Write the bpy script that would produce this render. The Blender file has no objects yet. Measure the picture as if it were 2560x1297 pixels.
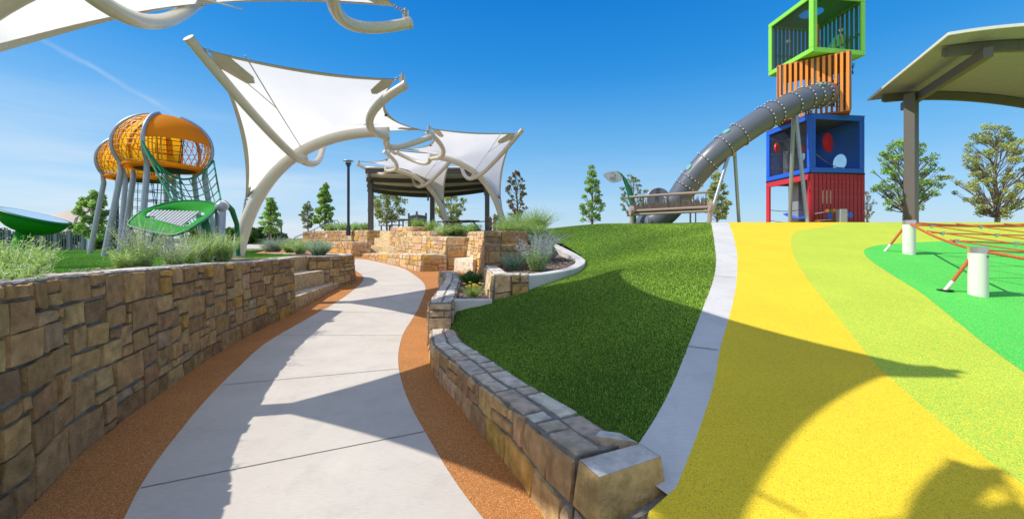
import bpy, math, random
import numpy as np
from mathutils import Vector, Matrix
from mathutils.geometry import delaunay_2d_cdt
R = math.radians
F = 1000.0      # focal length in pixels of the 2560 px wide photograph
EYE = 1.6
HZ = 595.0
random.seed(7)
rng = np.random.default_rng(11)
SC = bpy.context.scene
COL = SC.collection

# ------------------------------------------------------------------ coordinates
def Q(u, v, Y):            # point seen at photo pixel (u,v) at distance Y
    return Vector(((u-1280)/F*Y, Y, EYE-(v-HZ)/F*Y))
def PZ(u, v, z=0.0):       # point seen at (u,v) lying at height z
    Y = (EYE-z)*F/(v-HZ)
    return Vector(((u-1280)/F*Y, Y, z))
def sstep(a, b, x):
    t = np.clip((x-a)/(b-a), 0, 1)
    return t*t*(3-2*t)
def cr(pts, n=8, closed=False):        # Catmull-Rom through the points
    P = [np.array(p, float) for p in pts]
    N = len(P); out = []
    segs = N if closed else N-1
    for i in range(segs):
        p1, p2 = P[i], P[(i+1) % N]
        p0 = P[(i-1) % N] if (closed or i > 0) else 2*p1-p2
        p3 = P[(i+2) % N] if (closed or i+2 < N) else 2*p2-p1
        for k in range(n):
            t = k/n
            out.append(.5*((2*p1)+(-p0+p2)*t+(2*p0-5*p1+4*p2-p3)*t*t+(-p0+3*p1-3*p2+p3)*t**3))
    if not closed: out.append(P[-1])
    return out
def bez(p0, p1, p2, p3, n=16):
    p0, p1, p2, p3 = [np.array(p, float) for p in (p0, p1, p2, p3)]
    return [((1-t)**3*p0+3*(1-t)**2*t*p1+3*(1-t)*t*t*p2+t**3*p3) for t in np.linspace(0, 1, n+1)]

# ------------------------------------------------------------------ ground heights
def h_path(x, y):
    x = np.asarray(x, float); y = np.asarray(y, float)
    sp = np.log1p(np.exp(np.clip((y-7.8)*2.0, -30, 30)))/2.0
    a = .055*sp+.05*np.maximum(0, -x-5.8)*sstep(12, 16, y)
    return np.where(a > .8, .8+.15*np.tanh((a-.8)/.15), a)
def ramp(y):
    y = np.asarray(y, float)
    t = y-8.2
    q = 1.604+.195*t-.019*t*t
    pk = 1.604+.195*5.13-.019*5.13**2
    return np.where(y < 8.2, .005+.195*y, np.where(t < 5.13, q, pk-.02*np.minimum(t-5.13, 4)))
STRIP_L = [(1775, 561), (1785, 600), (1790, 650), (1783, 700), (1757, 770), (1722, 860), (1686, 950), (1646, 1030), (1598, 1106)]
STRIP_R = [(1815, 561), (1838, 610), (1843, 660), (1839, 720), (1826, 780), (1803, 860), (1784, 960), (1752, 1060), (1722, 1140), (1690, 1218)]
def on_ramp(u, v):
    Y = 14.0
    if v > 566:
        lo, hi = .5, 12.6
        for _ in range(50):
            m = (lo+hi)/2
            if EYE-(v-HZ)/F*m > float(ramp(m)): lo = m
            else: hi = m
        Y = lo
    else: Y = 13.2
    return np.array([(u-1280)/F*Y, Y])
SL = [on_ramp(*p) for p in STRIP_L]; SR = [on_ramp(*p) for p in STRIP_R]
SL = [np.array([SL[0][0]+1.6, 16.5])] + SL
SR = [np.array([SR[0][0]+1.7, 16.5])] + SR
# thin-plate spline for the turf slope
WALL_IN = [((1121, 825), .25), ((1175, 883), .30), ((1233, 919), .33), ((1294, 964), .36), ((1365, 1005), .39), ((1431, 1040), .42), ((1512, 1091), .46), ((1595, 1109), .48)]
WALL_OUT_TOP = [((1084, 822), .25), ((1097, 862), .28), ((1119, 888), .31), ((1144, 913), .33), ((1192, 954), .35), ((1304, 1040), .39), ((1380, 1096), .44), ((1456, 1141), .48)]
ctl = []
for (uv, z) in WALL_IN:
    p = PZ(*uv, z); ctl.append((p.x, p.y, z-.015))
ctl += [(-.29, 6.5, .60), (.26, 6.5, .755), (.87, 7.2, .86), (1.27, 8.0, .90), (1.7, 9.3, 1.03), (1.85, 10.2, 1.22), (1.5, 11.2, 1.42),
        (1.2, 12.3, 1.60), (1.15, 13.2, 1.80), (2.7, 12.7, 1.985), (4.4, 12.7, 2.03), (-.9, 6.25, .50), (-.35, 6.3, .60), (-.86, 5.9, .30),
        (1.2, 16, 1.9), (3, 16, 2.0), (-.6, 9.5, 1.0), (-1.6, 8, .3), (-2, 5, .1), (-1, 3.5, .15), (0, 2.2, .3)]
for p in SL: ctl.append((p[0], p[1], float(ramp(p[1]))))
for p in SL[1:]:
    for d in (.8, 2.5, 6, 12): ctl.append((p[0]+d, p[1], float(ramp(p[1]))))
ctl += [(x, y, float(ramp(y))) for x in (3, 8) for y in (.3, 1.2)]
CT = np.array(ctl)
def _U(r2): return np.where(r2 > 1e-12, r2*np.log(np.maximum(r2, 1e-12)), 0)
_n = len(CT)
_K = _U(((CT[:, None, :2]-CT[None, :, :2])**2).sum(2))+np.eye(_n)*.02
_P = np.c_[np.ones(_n), CT[:, :2]]
_A = np.zeros((_n+3, _n+3)); _A[:_n, :_n] = _K; _A[:_n, _n:] = _P; _A[_n:, :_n] = _P.T
_w = np.linalg.solve(_A, np.r_[CT[:, 2], 0, 0, 0])
def tps(x, y):
    x = np.atleast_1d(np.asarray(x, float)); y = np.atleast_1d(np.asarray(y, float))
    r2 = (x[:, None]-CT[None, :, 0])**2+(y[:, None]-CT[None, :, 1])**2
    return _U(r2)@_w[:_n]+_w[_n]+_w[_n+1]*x+_w[_n+2]*y
_sly = np.array([p[1] for p in SL])[::-1]; _slx = np.array([p[0] for p in SL])[::-1]
def xs(y): return np.interp(y, _sly, _slx)
def h_turf(x, y):
    x = np.atleast_1d(np.asarray(x, float)); y = np.atleast_1d(np.asarray(y, float))
    w = sstep(-.25, .1, x-xs(y))
    return tps(x, y)*(1-w)+ramp(y)*w
def h_lawn(x, y):
    x = np.asarray(x, float); y = np.asarray(y, float)
    return 1.17-.012*np.maximum(0, y-5)+0*x
def cast(u, v, h, lo=.5, hi=40):       # photo pixel onto a ground function
    for _ in range(60):
        m = (lo+hi)/2
        if EYE-(v-HZ)/F*m > float(np.atleast_1d(h((u-1280)/F*m, m))[0]): lo = m
        else: hi = m
    return np.array([(u-1280)/F*lo, lo])

# ------------------------------------------------------------------ materials
def sp(n, *names):
    for k in names:
        if k in n.inputs: return n.inputs[k]
def mat(name, col=(.5, .5, .5), rough=.6, metal=0., noise=0., nscale=8., bump=0., bscale=40., attr=None, spec=.5, cols=None, dist=.01, obj=True, coat=0., detail=4, tint=None):
    m = bpy.data.materials.new(name); m.use_nodes = True
    nt = m.node_tree; N = nt.nodes; L = nt.links
    b = N['Principled BSDF']
    b.inputs['Roughness'].default_value = rough; b.inputs['Metallic'].default_value = metal
    sp(b, 'Specular IOR Level', 'Specular').default_value = spec
    if coat: b.inputs['Coat Weight'].default_value = coat
    tc = N.new('ShaderNodeTexCoord'); co = tc.outputs['Object']
    src = None
    if attr:
        a = N.new('ShaderNodeAttribute'); a.attribute_name = attr; src = a.outputs['Color']
    else:
        c = N.new('ShaderNodeRGB'); c.outputs[0].default_value = (*col, 1); src = c.outputs[0]
    if cols:      # list of (position, colour) through a noise ramp
        nz = N.new('ShaderNodeTexNoise'); nz.inputs['Scale'].default_value = nscale; nz.inputs['Detail'].default_value = detail
        L.new(co, nz.inputs['Vector'])
        rp = N.new('ShaderNodeValToRGB'); L.new(nz.outputs['Fac'], rp.inputs[0])
        el = rp.color_ramp.elements
        el[0].position, el[0].color = cols[0][0], (*cols[0][1], 1)
        el[1].position, el[1].color = cols[-1][0], (*cols[-1][1], 1)
        for q, cc in cols[1:-1]:
            e = el.new(q); e.color = (*cc, 1)
        src = rp.outputs[0]
    elif noise:
        nz = N.new('ShaderNodeTexNoise'); nz.inputs['Scale'].default_value = nscale; nz.inputs['Detail'].default_value = detail
        L.new(co, nz.inputs['Vector'])
        mr = N.new('ShaderNodeMapRange'); mr.inputs[1].default_value = .3; mr.inputs[2].default_value = .7
        mr.inputs[3].default_value = 1-noise; mr.inputs[4].default_value = 1+noise
        L.new(nz.outputs['Fac'], mr.inputs[0])
        mx = N.new('ShaderNodeVectorMath'); mx.operation = 'SCALE'
        L.new(src, mx.inputs[0]); L.new(mr.outputs[0], mx.inputs['Scale']); src = mx.outputs[0]
    L.new(src, b.inputs['Base Color'])
    if bump:
        n2 = N.new('ShaderNodeTexNoise'); n2.inputs['Scale'].default_value = bscale; n2.inputs['Detail'].default_value = 6
        L.new(co, n2.inputs['Vector'])
        bp = N.new('ShaderNodeBump'); bp.inputs['Strength'].default_value = bump; bp.inputs['Distance'].default_value = dist
        L.new(n2.outputs['Fac'], bp.inputs['Height']); L.new(bp.outputs[0], b.inputs['Normal'])
    return m
def granule(name, ca, cb, frac, cc=None, scale=210., big=.08):
    """bonded rubber crumb: voronoi cells in two or three colours"""
    m = bpy.data.materials.new(name); m.use_nodes = True
    nt = m.node_tree; N = nt.nodes; L = nt.links; b = N['Principled BSDF']
    b.inputs['Roughness'].default_value = .85; sp(b, 'Specular IOR Level').default_value = .25
    tc = N.new('ShaderNodeTexCoord')
    vo = N.new('ShaderNodeTexVoronoi'); vo.inputs['Scale'].default_value = scale; L.new(tc.outputs['Object'], vo.inputs['Vector'])
    sep = N.new('ShaderNodeSeparateColor'); L.new(vo.outputs['Color'], sep.inputs[0])
    rp = N.new('ShaderNodeValToRGB'); rp.color_ramp.interpolation = 'CONSTANT'
    el = rp.color_ramp.elements; el[0].color = (*ca, 1); el[0].position = 0
    el[1].color = (*cb, 1); el[1].position = 1-frac
    if cc:
        e = el.new(1-frac*.35); e.color = (*cc, 1)
    L.new(sep.outputs[0], rp.inputs[0])
    nz = N.new('ShaderNodeTexNoise'); nz.inputs['Scale'].default_value = 1.6; nz.inputs['Detail'].default_value = 5; L.new(tc.outputs['Object'], nz.inputs['Vector'])
    mr = N.new('ShaderNodeMapRange'); mr.inputs[1].default_value = .3; mr.inputs[2].default_value = .7; mr.inputs[3].default_value = 1-big; mr.inputs[4].default_value = 1+big
    L.new(nz.outputs['Fac'], mr.inputs[0])
    mr2 = N.new('ShaderNodeMapRange'); mr2.inputs[3].default_value = .78; mr2.inputs[4].default_value = 1.16; L.new(sep.outputs[1], mr2.inputs[0])
    mu = N.new('ShaderNodeMath'); mu.operation = 'MULTIPLY'; L.new(mr.outputs[0], mu.inputs[0]); L.new(mr2.outputs[0], mu.inputs[1])
    sc = N.new('ShaderNodeVectorMath'); sc.operation = 'SCALE'; L.new(rp.outputs[0], sc.inputs[0]); L.new(mu.outputs[0], sc.inputs['Scale'])
    L.new(sc.outputs[0], b.inputs['Base Color'])
    bp = N.new('ShaderNodeBump'); bp.inputs['Strength'].default_value = .5; bp.inputs['Distance'].default_value = .004
    L.new(vo.outputs['Distance'], bp.inputs['Height']); L.new(bp.outputs[0], b.inputs['Normal'])
    return m
def leafmat(name, attr='Col', trans=.35):
    m = bpy.data.materials.new(name); m.use_nodes = True
    nt = m.node_tree; N = nt.nodes; L = nt.links
    for n in list(N): N.remove(n)
    o = N.new('ShaderNodeOutputMaterial'); a = N.new('ShaderNodeAttribute'); a.attribute_name = attr
    d = N.new('ShaderNodeBsdfPrincipled'); d.inputs['Roughness'].default_value = .6; sp(d, 'Specular IOR Level').default_value = .3
    t = N.new('ShaderNodeBsdfTranslucent'); mx = N.new('ShaderNodeMixShader'); mx.inputs[0].default_value = trans
    L.new(a.outputs['Color'], d.inputs['Base Color']); L.new(a.outputs['Color'], t.inputs['Color'])
    L.new(d.outputs[0], mx.inputs[1]); L.new(t.outputs[0], mx.inputs[2]); L.new(mx.outputs[0], o.inputs['Surface'])
    return m
M = {}
M['stone'] = mat('rough_stone', attr='Col', rough=.92, noise=.30, nscale=11, bump=.9, bscale=46, spec=.15, dist=.014, detail=10)
M['stonefar'] = mat('rough_stone_sunny', attr='Col', rough=.9, noise=.22, nscale=14, bump=.8, bscale=30, spec=.2, dist=.02, detail=6)
M['concrete'] = mat('broom_finished_concrete', (.575, .52, .46), rough=.85, noise=.12, nscale=2.2, bump=.25, bscale=160, spec=.25, dist=.004, detail=9)
M['white_concrete'] = mat('pale_curb_concrete', (.62, .61, .60), rough=.8, noise=.09, nscale=5, bump=.25, bscale=70, spec=.3, dist=.006, detail=8)
M['joint'] = mat('joint_sealant', (.20, .18, .16), rough=.95)
M['orange_rubber'] = granule('orange_brown_rubber', (.50, .205, .060), (.30, .115, .035), .34, (.66, .36, .14), scale=210)
M['yellow_rubber'] = granule('yellow_rubber', (.88, .635, .032), (.66, .46, .04), .10, (.34, .30, .05), scale=260, big=.05)
M['lime_rubber'] = granule('lime_rubber', (.66, .68, .06), (.22, .56, .07), .58, (.80, .66, .05), scale=240, big=.05)
M['green_rubber'] = granule('green_rubber', (.05, .60, .09), (.20, .66, .10), .26, (.5, .68, .1), scale=240, big=.05)
M['turf'] = mat('turf_backing', cols=[(.35, (.030, .085, .012)), (.65, (.085, .19, .030))], nscale=60, rough=.9, spec=.1, bump=.6, bscale=180, dist=.01)
M['lawn'] = mat('lawn_backing', cols=[(.35, (.06, .17, .02)), (.65, (.12, .30, .04))], nscale=60, rough=.9, spec=.1, bump=.6, bscale=180, dist=.01)
M['soil'] = mat('mulch_soil', cols=[(.3, (.10, .065, .045)), (.5, (.22, .16, .12)), (.7, (.36, .29, .24))], nscale=40, rough=.95, spec=.1, bump=1, bscale=60, dist=.03)
M['dirt'] = mat('dry_ground', cols=[(.3, (.22, .17, .10)), (.7, (.16, .19, .07))], nscale=1.2, rough=.95, spec=.1)
M['chips'] = mat('bark_chips', attr='Col', rough=.95, spec=.1)
M['leaf'] = leafmat('foliage', trans=.5)
M['blade'] = leafmat('turf_blade', trans=.18)
M['bark'] = mat('bark', (.24, .19, .15), rough=.95, noise=.3, nscale=20, bump=.5, bscale=60)
M['cream'] = mat('cream_painted_steel', (.66, .60, .49), rough=.32, noise=.03, nscale=3, coat=.25)
M['galv'] = mat('galvanised_steel', (.36, .40, .45), rough=.42, metal=.35, noise=.10, nscale=12)
M['steel'] = mat('stainless_steel', (.75, .76, .78), rough=.25, metal=1.0)
M['dark'] = mat('dark_bronze_steel', (.085, .078, .07), rough=.45, noise=.05)
M['taupe'] = mat('taupe_steel', (.14, .128, .118), rough=.45, noise=.04, nscale=4)
M['navy'] = mat('dark_blue_steel', (.03, .04, .075), rough=.4)
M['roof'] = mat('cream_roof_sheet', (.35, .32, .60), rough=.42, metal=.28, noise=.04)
M['far_roof'] = mat('pale_roof_panels', (.80, .76, .70), rough=.6)
M['amber'] = None
M['amber_steel'] = mat('amber_steel', (.92, .40, .015), rough=.42)
M['rope_green'] = mat('green_rope', (.012, .28, .13), rough=.7, bump=.4, bscale=120)
M['rope_dark'] = mat('dark_green_rope', (.02, .10, .06), rough=.8)
M['rope_orange'] = mat('orange_rope', (.60, .115, .03), rough=.65, noise=.2, nscale=60, bump=.7, bscale=150)
M['black'] = mat('black_rubber', (.012, .013, .012), rough=.7)
M['leaf_green'] = mat('glossy_green_paint', (.006, .24, .008), rough=.75, spec=.2, noise=.05, nscale=2)
M['stem_green'] = mat('dark_green_paint', (.004, .17, .06), rough=.5)
M['lime'] = mat('lime_green_panel', (.30, .80, .07), rough=.4, noise=.03)
M['lime_dark'] = mat('green_panel', (.06, .32, .06), rough=.45)
M['orange_panel'] = mat('orange_panel', (.95, .33, .04), rough=.42, noise=.03)
M['orange_frame'] = mat('brown_orange_frame', (.36, .08, .03), rough=.5)
M['grey_frame'] = mat('charcoal_frame', (.13, .12, .14), rough=.5)
M['blue'] = mat('blue_panel', (.015, .12, .72), rough=.4, noise=.03)
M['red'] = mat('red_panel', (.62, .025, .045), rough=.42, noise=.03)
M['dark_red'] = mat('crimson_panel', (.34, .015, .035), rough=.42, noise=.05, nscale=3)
M['meshblack'] = mat('black_wire', (.02, .022, .03), rough=.5)
M['slide'] = mat('grey_slide_plastic', (.125, .14, .172), rough=.36, noise=.06, nscale=2, coat=.15)
M['slide_in'] = mat('slide_inside', (.07, .08, .10), rough=.5)
M['white'] = mat('white_plastic', (.80, .78, .72), rough=.35)
M['blue_in'] = mat('inner_blue_panel', (.04, .25, 1.0), rough=.5)
M['redplastic'] = mat('red_plastic', (.95, .02, .03), rough=.4)
M['blueplastic'] = mat('blue_plastic', (.03, .12, .65), rough=.35)
M['brown_pipe'] = mat('taupe_pipe', (.45, .34, .28), rough=.4, metal=.1)
M['brown_panel'] = mat('taupe_cut_panel', (.26, .19, .145), rough=.5)
M['tan'] = mat('tan_fabric', (.60, .52, .44), rough=.7)
M['sign'] = mat('pale_sign_face', (.58, .60, .62), rough=.5)
M['ink'] = mat('sign_lettering', (.03, .035, .05), rough=.6)
M['fence'] = mat('grey_blue_fence', (.16, .19, .23), rough=.5)
M['slat'] = mat('grey_screen', (.22, .23, .25), rough=.55)
M['cyanp'] = mat('cyan_paint', (.05, .45, .6), rough=.5)
M['paleblue'] = mat('pale_blue_top', (.50, .66, .74), rough=.3)
M['flange'] = mat('slide_flange', (.12, .13, .16), rough=.45)
M['window_glass'] = mat('bubble_window', (.25, .45, .42), rough=.1, coat=.5)
def concrete(name, col, stain, fine=240.):
    m = mat(name, col, rough=.86, noise=.07, nscale=1.3, bump=.35, bscale=fine, spec=.22, dist=.004, detail=9)
    nt = m.node_tree; N = nt.nodes; L = nt.links; b = N['Principled BSDF']; src = b.inputs['Base Color'].links[0].from_socket
    tc = N.new('ShaderNodeTexCoord')
    n1 = N.new('ShaderNodeTexNoise'); n1.inputs['Scale'].default_value = 3.1; n1.inputs['Detail'].default_value = 10; n1.inputs['Roughness'].default_value = .72; L.new(tc.outputs['Object'], n1.inputs['Vector'])
    r1 = N.new('ShaderNodeMapRange'); r1.inputs[1].default_value = .50; r1.inputs[2].default_value = .78; r1.inputs[3].default_value = 1; r1.inputs[4].default_value = 1-stain; L.new(n1.outputs['Fac'], r1.inputs[0])
    v = N.new('ShaderNodeTexVoronoi'); v.inputs['Scale'].default_value = 16; L.new(tc.outputs['Object'], v.inputs['Vector'])
    r2 = N.new('ShaderNodeMapRange'); r2.inputs[1].default_value = .03; r2.inputs[2].default_value = .09; r2.inputs[3].default_value = .80; r2.inputs[4].default_value = 1; L.new(v.outputs['Distance'], r2.inputs[0])
    w = N.new('ShaderNodeTexNoise'); w.inputs['Scale'].default_value = 130; w.inputs['Detail'].default_value = 3; mp = N.new('ShaderNodeMapping'); mp.inputs['Scale'].default_value = (.12, 1, 1); mp.inputs['Rotation'].default_value = (0, 0, .35); L.new(tc.outputs['Object'], mp.inputs[0]); L.new(mp.outputs[0], w.inputs['Vector'])
    r3 = N.new('ShaderNodeMapRange'); r3.inputs[1].default_value = .3; r3.inputs[2].default_value = .7; r3.inputs[3].default_value = .93; r3.inputs[4].default_value = 1.05; L.new(w.outputs['Fac'], r3.inputs[0])
    a = N.new('ShaderNodeMath'); a.operation = 'MULTIPLY'; L.new(r1.outputs[0], a.inputs[0]); L.new(r2.outputs[0], a.inputs[1])
    c = N.new('ShaderNodeMath'); c.operation = 'MULTIPLY'; L.new(a.outputs[0], c.inputs[0]); L.new(r3.outputs[0], c.inputs[1])
    sc = N.new('ShaderNodeVectorMath'); sc.operation = 'SCALE'; L.new(src, sc.inputs[0]); L.new(c.outputs[0], sc.inputs['Scale']); L.new(sc.outputs[0], b.inputs['Base Color'])
    return m
M['concrete'] = concrete('broom_finished_concrete', (.575, .525, .46), .16)
M['white_concrete'] = concrete('pale_curb_concrete', (.61, .595, .565), .20)
def fabric():
    m = bpy.data.materials.new('white_shade_cloth'); m.use_nodes = True
    nt = m.node_tree; N = nt.nodes; L = nt.links
    for n in list(N): N.remove(n)
    o = N.new('ShaderNodeOutputMaterial')
    tc = N.new('ShaderNodeTexCoord'); nz = N.new('ShaderNodeTexNoise'); nz.inputs['Scale'].default_value = 1.5; nz.inputs['Detail'].default_value = 6
    L.new(tc.outputs['Object'], nz.inputs['Vector'])
    rp = N.new('ShaderNodeValToRGB'); rp.color_ramp.elements[0].position = .3; rp.color_ramp.elements[1].position = .7
    rp.color_ramp.elements[0].color = (.93, .91, .89, 1); rp.color_ramp.elements[1].color = (.97, .955, .94, 1)
    L.new(nz.outputs['Fac'], rp.inputs[0])
    d = N.new('ShaderNodeBsdfDiffuse'); t = N.new('ShaderNodeBsdfTranslucent'); mx = N.new('ShaderNodeMixShader'); mx.inputs[0].default_value = .55
    L.new(rp.outputs[0], d.inputs[0]); L.new(rp.outputs[0], t.inputs[0])
    L.new(d.outputs[0], mx.inputs[1]); L.new(t.outputs[0], mx.inputs[2]); L.new(mx.outputs[0], o.inputs['Surface'])
    return m
M['fabric'] = fabric()
def glowplastic(name, c, f):
    m = bpy.data.materials.new(name); m.use_nodes = True
    nt = m.node_tree; N = nt.nodes; L = nt.links; b = N['Principled BSDF']; o = N['Material Output']
    b.inputs['Base Color'].default_value = (*c, 1); b.inputs['Roughness'].default_value = .55; sp(b, 'Specular IOR Level').default_value = .3
    t = N.new('ShaderNodeBsdfTranslucent'); t.inputs[0].default_value = (*c, 1); mx = N.new('ShaderNodeMixShader'); mx.inputs[0].default_value = f
    L.new(b.outputs[0], mx.inputs[1]); L.new(t.outputs[0], mx.inputs[2]); L.new(mx.outputs[0], o.inputs['Surface']); return m
M['amber'] = glowplastic('amber_plastic', (1.0, .50, .014), .62)
M['seam'] = mat('sail_seam', (.72, .70, .66), rough=.8)
M['hem'] = mat('cream_hem_webbing', (.66, .60, .50), rough=.75)

# ------------------------------------------------------------------ mesh builder
OFF = {}
class MB:
    def __init__(s): s.v = []; s.f = []; s.m = []; s.c = []; s.sm = []
    def add(s, vs, fs, mi=0, col=None, smooth=False):
        b = len(s.v); s.v.extend([tuple(map(float, q)) for q in vs])
        for f in fs:
            s.f.append([b+i for i in f]); s.m.append(mi); s.c.append(col or (.5, .5, .5)); s.sm.append(smooth)
    def box(s, c, d, rot=None, mi=0, bev=0., col=None):
        """box by centre and full size, optional rotation matrix, optional chamfer"""
        dx, dy, dz = [q/2 for q in d]
        if bev > 0:
            b = min(bev, dx*.9, dy*.9, dz*.9)
            vs = []; ids = {}
            for sx in (-1, 1):
                for sy in (-1, 1):
                    for sz in (-1, 1):
                        for ax in range(3):
                            p = [sx*(dx-b), sy*(dy-b), sz*(dz-b)]
                            p[ax] = (sx*dx, sy*dy, sz*dz)[ax]
                            ids[(sx, sy, sz, ax)] = len(vs); vs.append(p)
            fs = []
            for ax in range(3):
                o1, o2 = [a for a in range(3) if a != ax]
                for sg in (-1, 1):
                    loop = []
                    for (a, bb) in ((-1, -1), (1, -1), (1, 1), (-1, 1)):
                        k = [0, 0, 0]; k[ax] = sg; k[o1] = a; k[o2] = bb; loop.append(ids[(k[0], k[1], k[2], ax)])
                    fs.append(loop)
            for ax in range(3):        # edge chamfers along ax
                o1, o2 = [a for a in range(3) if a != ax]
                for a in (-1, 1):
                    for bb in (-1, 1):
                        k = [0, 0, 0]; k[o1] = a; k[o2] = bb
                        k1 = list(k); k1[ax] = -1; k2 = list(k); k2[ax] = 1
                        fs.append([ids[(*k1, o1)], ids[(*k2, o1)], ids[(*k2, o2)], ids[(*k1, o2)]])
            for sx in (-1, 1):
                for sy in (-1, 1):
                    for sz in (-1, 1): fs.append([ids[(sx, sy, sz, 0)], ids[(sx, sy, sz, 1)], ids[(sx, sy, sz, 2)]])
        else:
            vs = [(x, y, z) for x in (-dx, dx) for y in (-dy, dy) for z in (-dz, dz)]
            fs = [(0, 1, 3, 2), (4, 6, 7, 5), (0, 4, 5, 1), (2, 3, 7, 6), (0, 2, 6, 4), (1, 5, 7, 3)]
        out = []
        for q in vs:
            q = Vector(q)
            if rot is not None: q = rot@q
            out.append(q+Vector(c))
        s.add(out, fs, mi, col)
    def bar(s, a, b, w, h=None, mi=0, bev=0., up=(0, 0, 1), col=None):
        a = Vector(a); b = Vector(b); d = b-a; L = d.length; d.normalize()
        u = Vector(up); x = d.cross(u)
        if x.length < 1e-4: x = d.cross(Vector((1, 0, 0)))
        x.normalize(); z = x.cross(d)
        rot = Matrix((d, x, z)).transposed()
        s.box((a+b)/2, (L, w, h or w), rot, mi, bev, col)
    def tube(s, pts, r, n=10, mi=0, caps=True, smooth=True, col=None, closed=False):
        P = [Vector(p) for p in pts]; k = len(P)
        rr = r if isinstance(r, (list, tuple, np.ndarray)) else [r]*k
        T = []
        for i in range(k):
            if closed: t = P[(i+1) % k]-P[i-1]
            else: t = P[min(i+1, k-1)]-P[max(i-1, 0)]
            t.normalize(); T.append(t)
        x = T[0].orthogonal().normalized(); vs = []
        for i in range(k):
            x = x-T[i]*x.dot(T[i]); x.normalize(); y = T[i].cross(x)
            for j in range(n):
                a = 2*math.pi*j/n
                vs.append(P[i]+(x*math.cos(a)+y*math.sin(a))*float(rr[i]))
        fs = []
        for i in range(k if closed else k-1):
            for j in range(n):
                a = i*n+j; b = i*n+(j+1) % n; i2 = (i+1) % k
                fs.append((a, b, i2*n+(j+1) % n, i2*n+j))
        s.add(vs, fs, mi, col, smooth)
        if caps and not closed:
            s.add(vs[:n], [tuple(range(n))[::-1]], mi, col); s.add(vs[-n:], [tuple(range(n))], mi, col)
    def sphere(s, c, r, n=10, m=6, mi=0, scale=(1, 1, 1), col=None):
        vs = []; fs = []
        for i in range(m+1):
            th = math.pi*i/m
            for j in range(n):
                a = 2*math.pi*j/n
                vs.append((c[0]+r*scale[0]*math.sin(th)*math.cos(a), c[1]+r*scale[1]*math.sin(th)*math.sin(a), c[2]+r*scale[2]*math.cos(th)))
        for i in range(m):
            for j in range(n): fs.append((i*n+j, (i+1)*n+j, (i+1)*n+(j+1) % n, i*n+(j+1) % n))
        s.add(vs, fs, mi, col, True)
    def prism(s, poly, z0, z1, mi=0, col=None):
        """poly: ccw list of (x,y); z0,z1 numbers or lists"""
        n = len(poly); a = z0 if hasattr(z0, '__len__') else [z0]*n; b = z1 if hasattr(z1, '__len__') else [z1]*n
        vs = [(p[0], p[1], a[i]) for i, p in enumerate(poly)]+[(p[0], p[1], b[i]) for i, p in enumerate(poly)]
        fs = [(i, (i+1) % n, n+(i+1) % n, n+i) for i in range(n)]+[tuple(range(n, 2*n)), tuple(range(n))[::-1]]
        s.add(vs, fs, mi, col)
    def build(s, name, mats, parent=None, local=False, smooth_angle=None):
        off = Vector((0, 0, 0))
        if parent is not None and not local: off = OFF.get(parent.name, Vector((0, 0, 0)))
        me = bpy.data.meshes.new(name)
        V = np.array(s.v, float).reshape(-1, 3)-np.array(off)
        me.from_pydata(V.tolist(), [], s.f)
        if not isinstance(mats, (list, tuple)): mats = [mats]
        for m in mats: me.materials.append(m)
        if len(s.m): me.polygons.foreach_set('material_index', s.m)
        me.polygons.foreach_set('use_smooth', s.sm)
        at = me.attributes.new('Col', 'FLOAT_COLOR', 'FACE')
        c = np.ones((len(s.c), 4)); c[:, :3] = s.c; at.data.foreach_set('color', c.ravel())
        me.update()
        o = bpy.data.objects.new(name, me); COL.objects.link(o)
        if parent is not None:
            o.parent = parent; OFF[o.name] = off
        return o
def npmesh(name, V, Fc, colr, material, parent=None):
    """fast mesh: V (n,3), Fc (m,k) faces, colr (m,3)"""
    off = OFF.get(parent.name, Vector((0, 0, 0))) if parent is not None else Vector((0, 0, 0))
    V = np.asarray(V)-np.array(off); k = Fc.shape[1]
    me = bpy.data.meshes.new(name)
    me.vertices.add(len(V)); me.vertices.foreach_set('co', V.astype(np.float32).ravel())
    me.loops.add(Fc.size); me.loops.foreach_set('vertex_index', Fc.astype(np.int32).ravel())
    me.polygons.add(len(Fc)); me.polygons.foreach_set('loop_start', (np.arange(len(Fc))*k).astype(np.int32))
    me.polygons.foreach_set('loop_total', np.full(len(Fc), k, np.int32))
    me.update(calc_edges=True)
    at = me.attributes.new('Col', 'FLOAT_COLOR', 'FACE')
    c = np.ones((len(Fc), 4), np.float32); c[:, :3] = colr; at.data.foreach_set('color', c.ravel())
    me.materials.append(material)
    o = bpy.data.objects.new(name, me); COL.objects.link(o)
    if parent is not None: o.parent = parent; OFF[o.name] = off
    return o
def thing(name, loc, label, cat, group=None, rz=0.):
    o = bpy.data.objects.new(name, None); COL.objects.link(o); o.location = loc; o.rotation_euler = (0, 0, rz)
    o.empty_display_size = .2
    OFF[o.name] = Vector(loc)
    return tag(o, label, cat, group)
def tag(o, label=None, cat=None, group=None, kind=None):
    if label: o['label'] = label
    if cat: o['category'] = cat
    if group: o['group'] = group
    if kind: o['kind'] = kind
    return o
def struct(o): o['kind'] = 'structure'; return o

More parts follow.
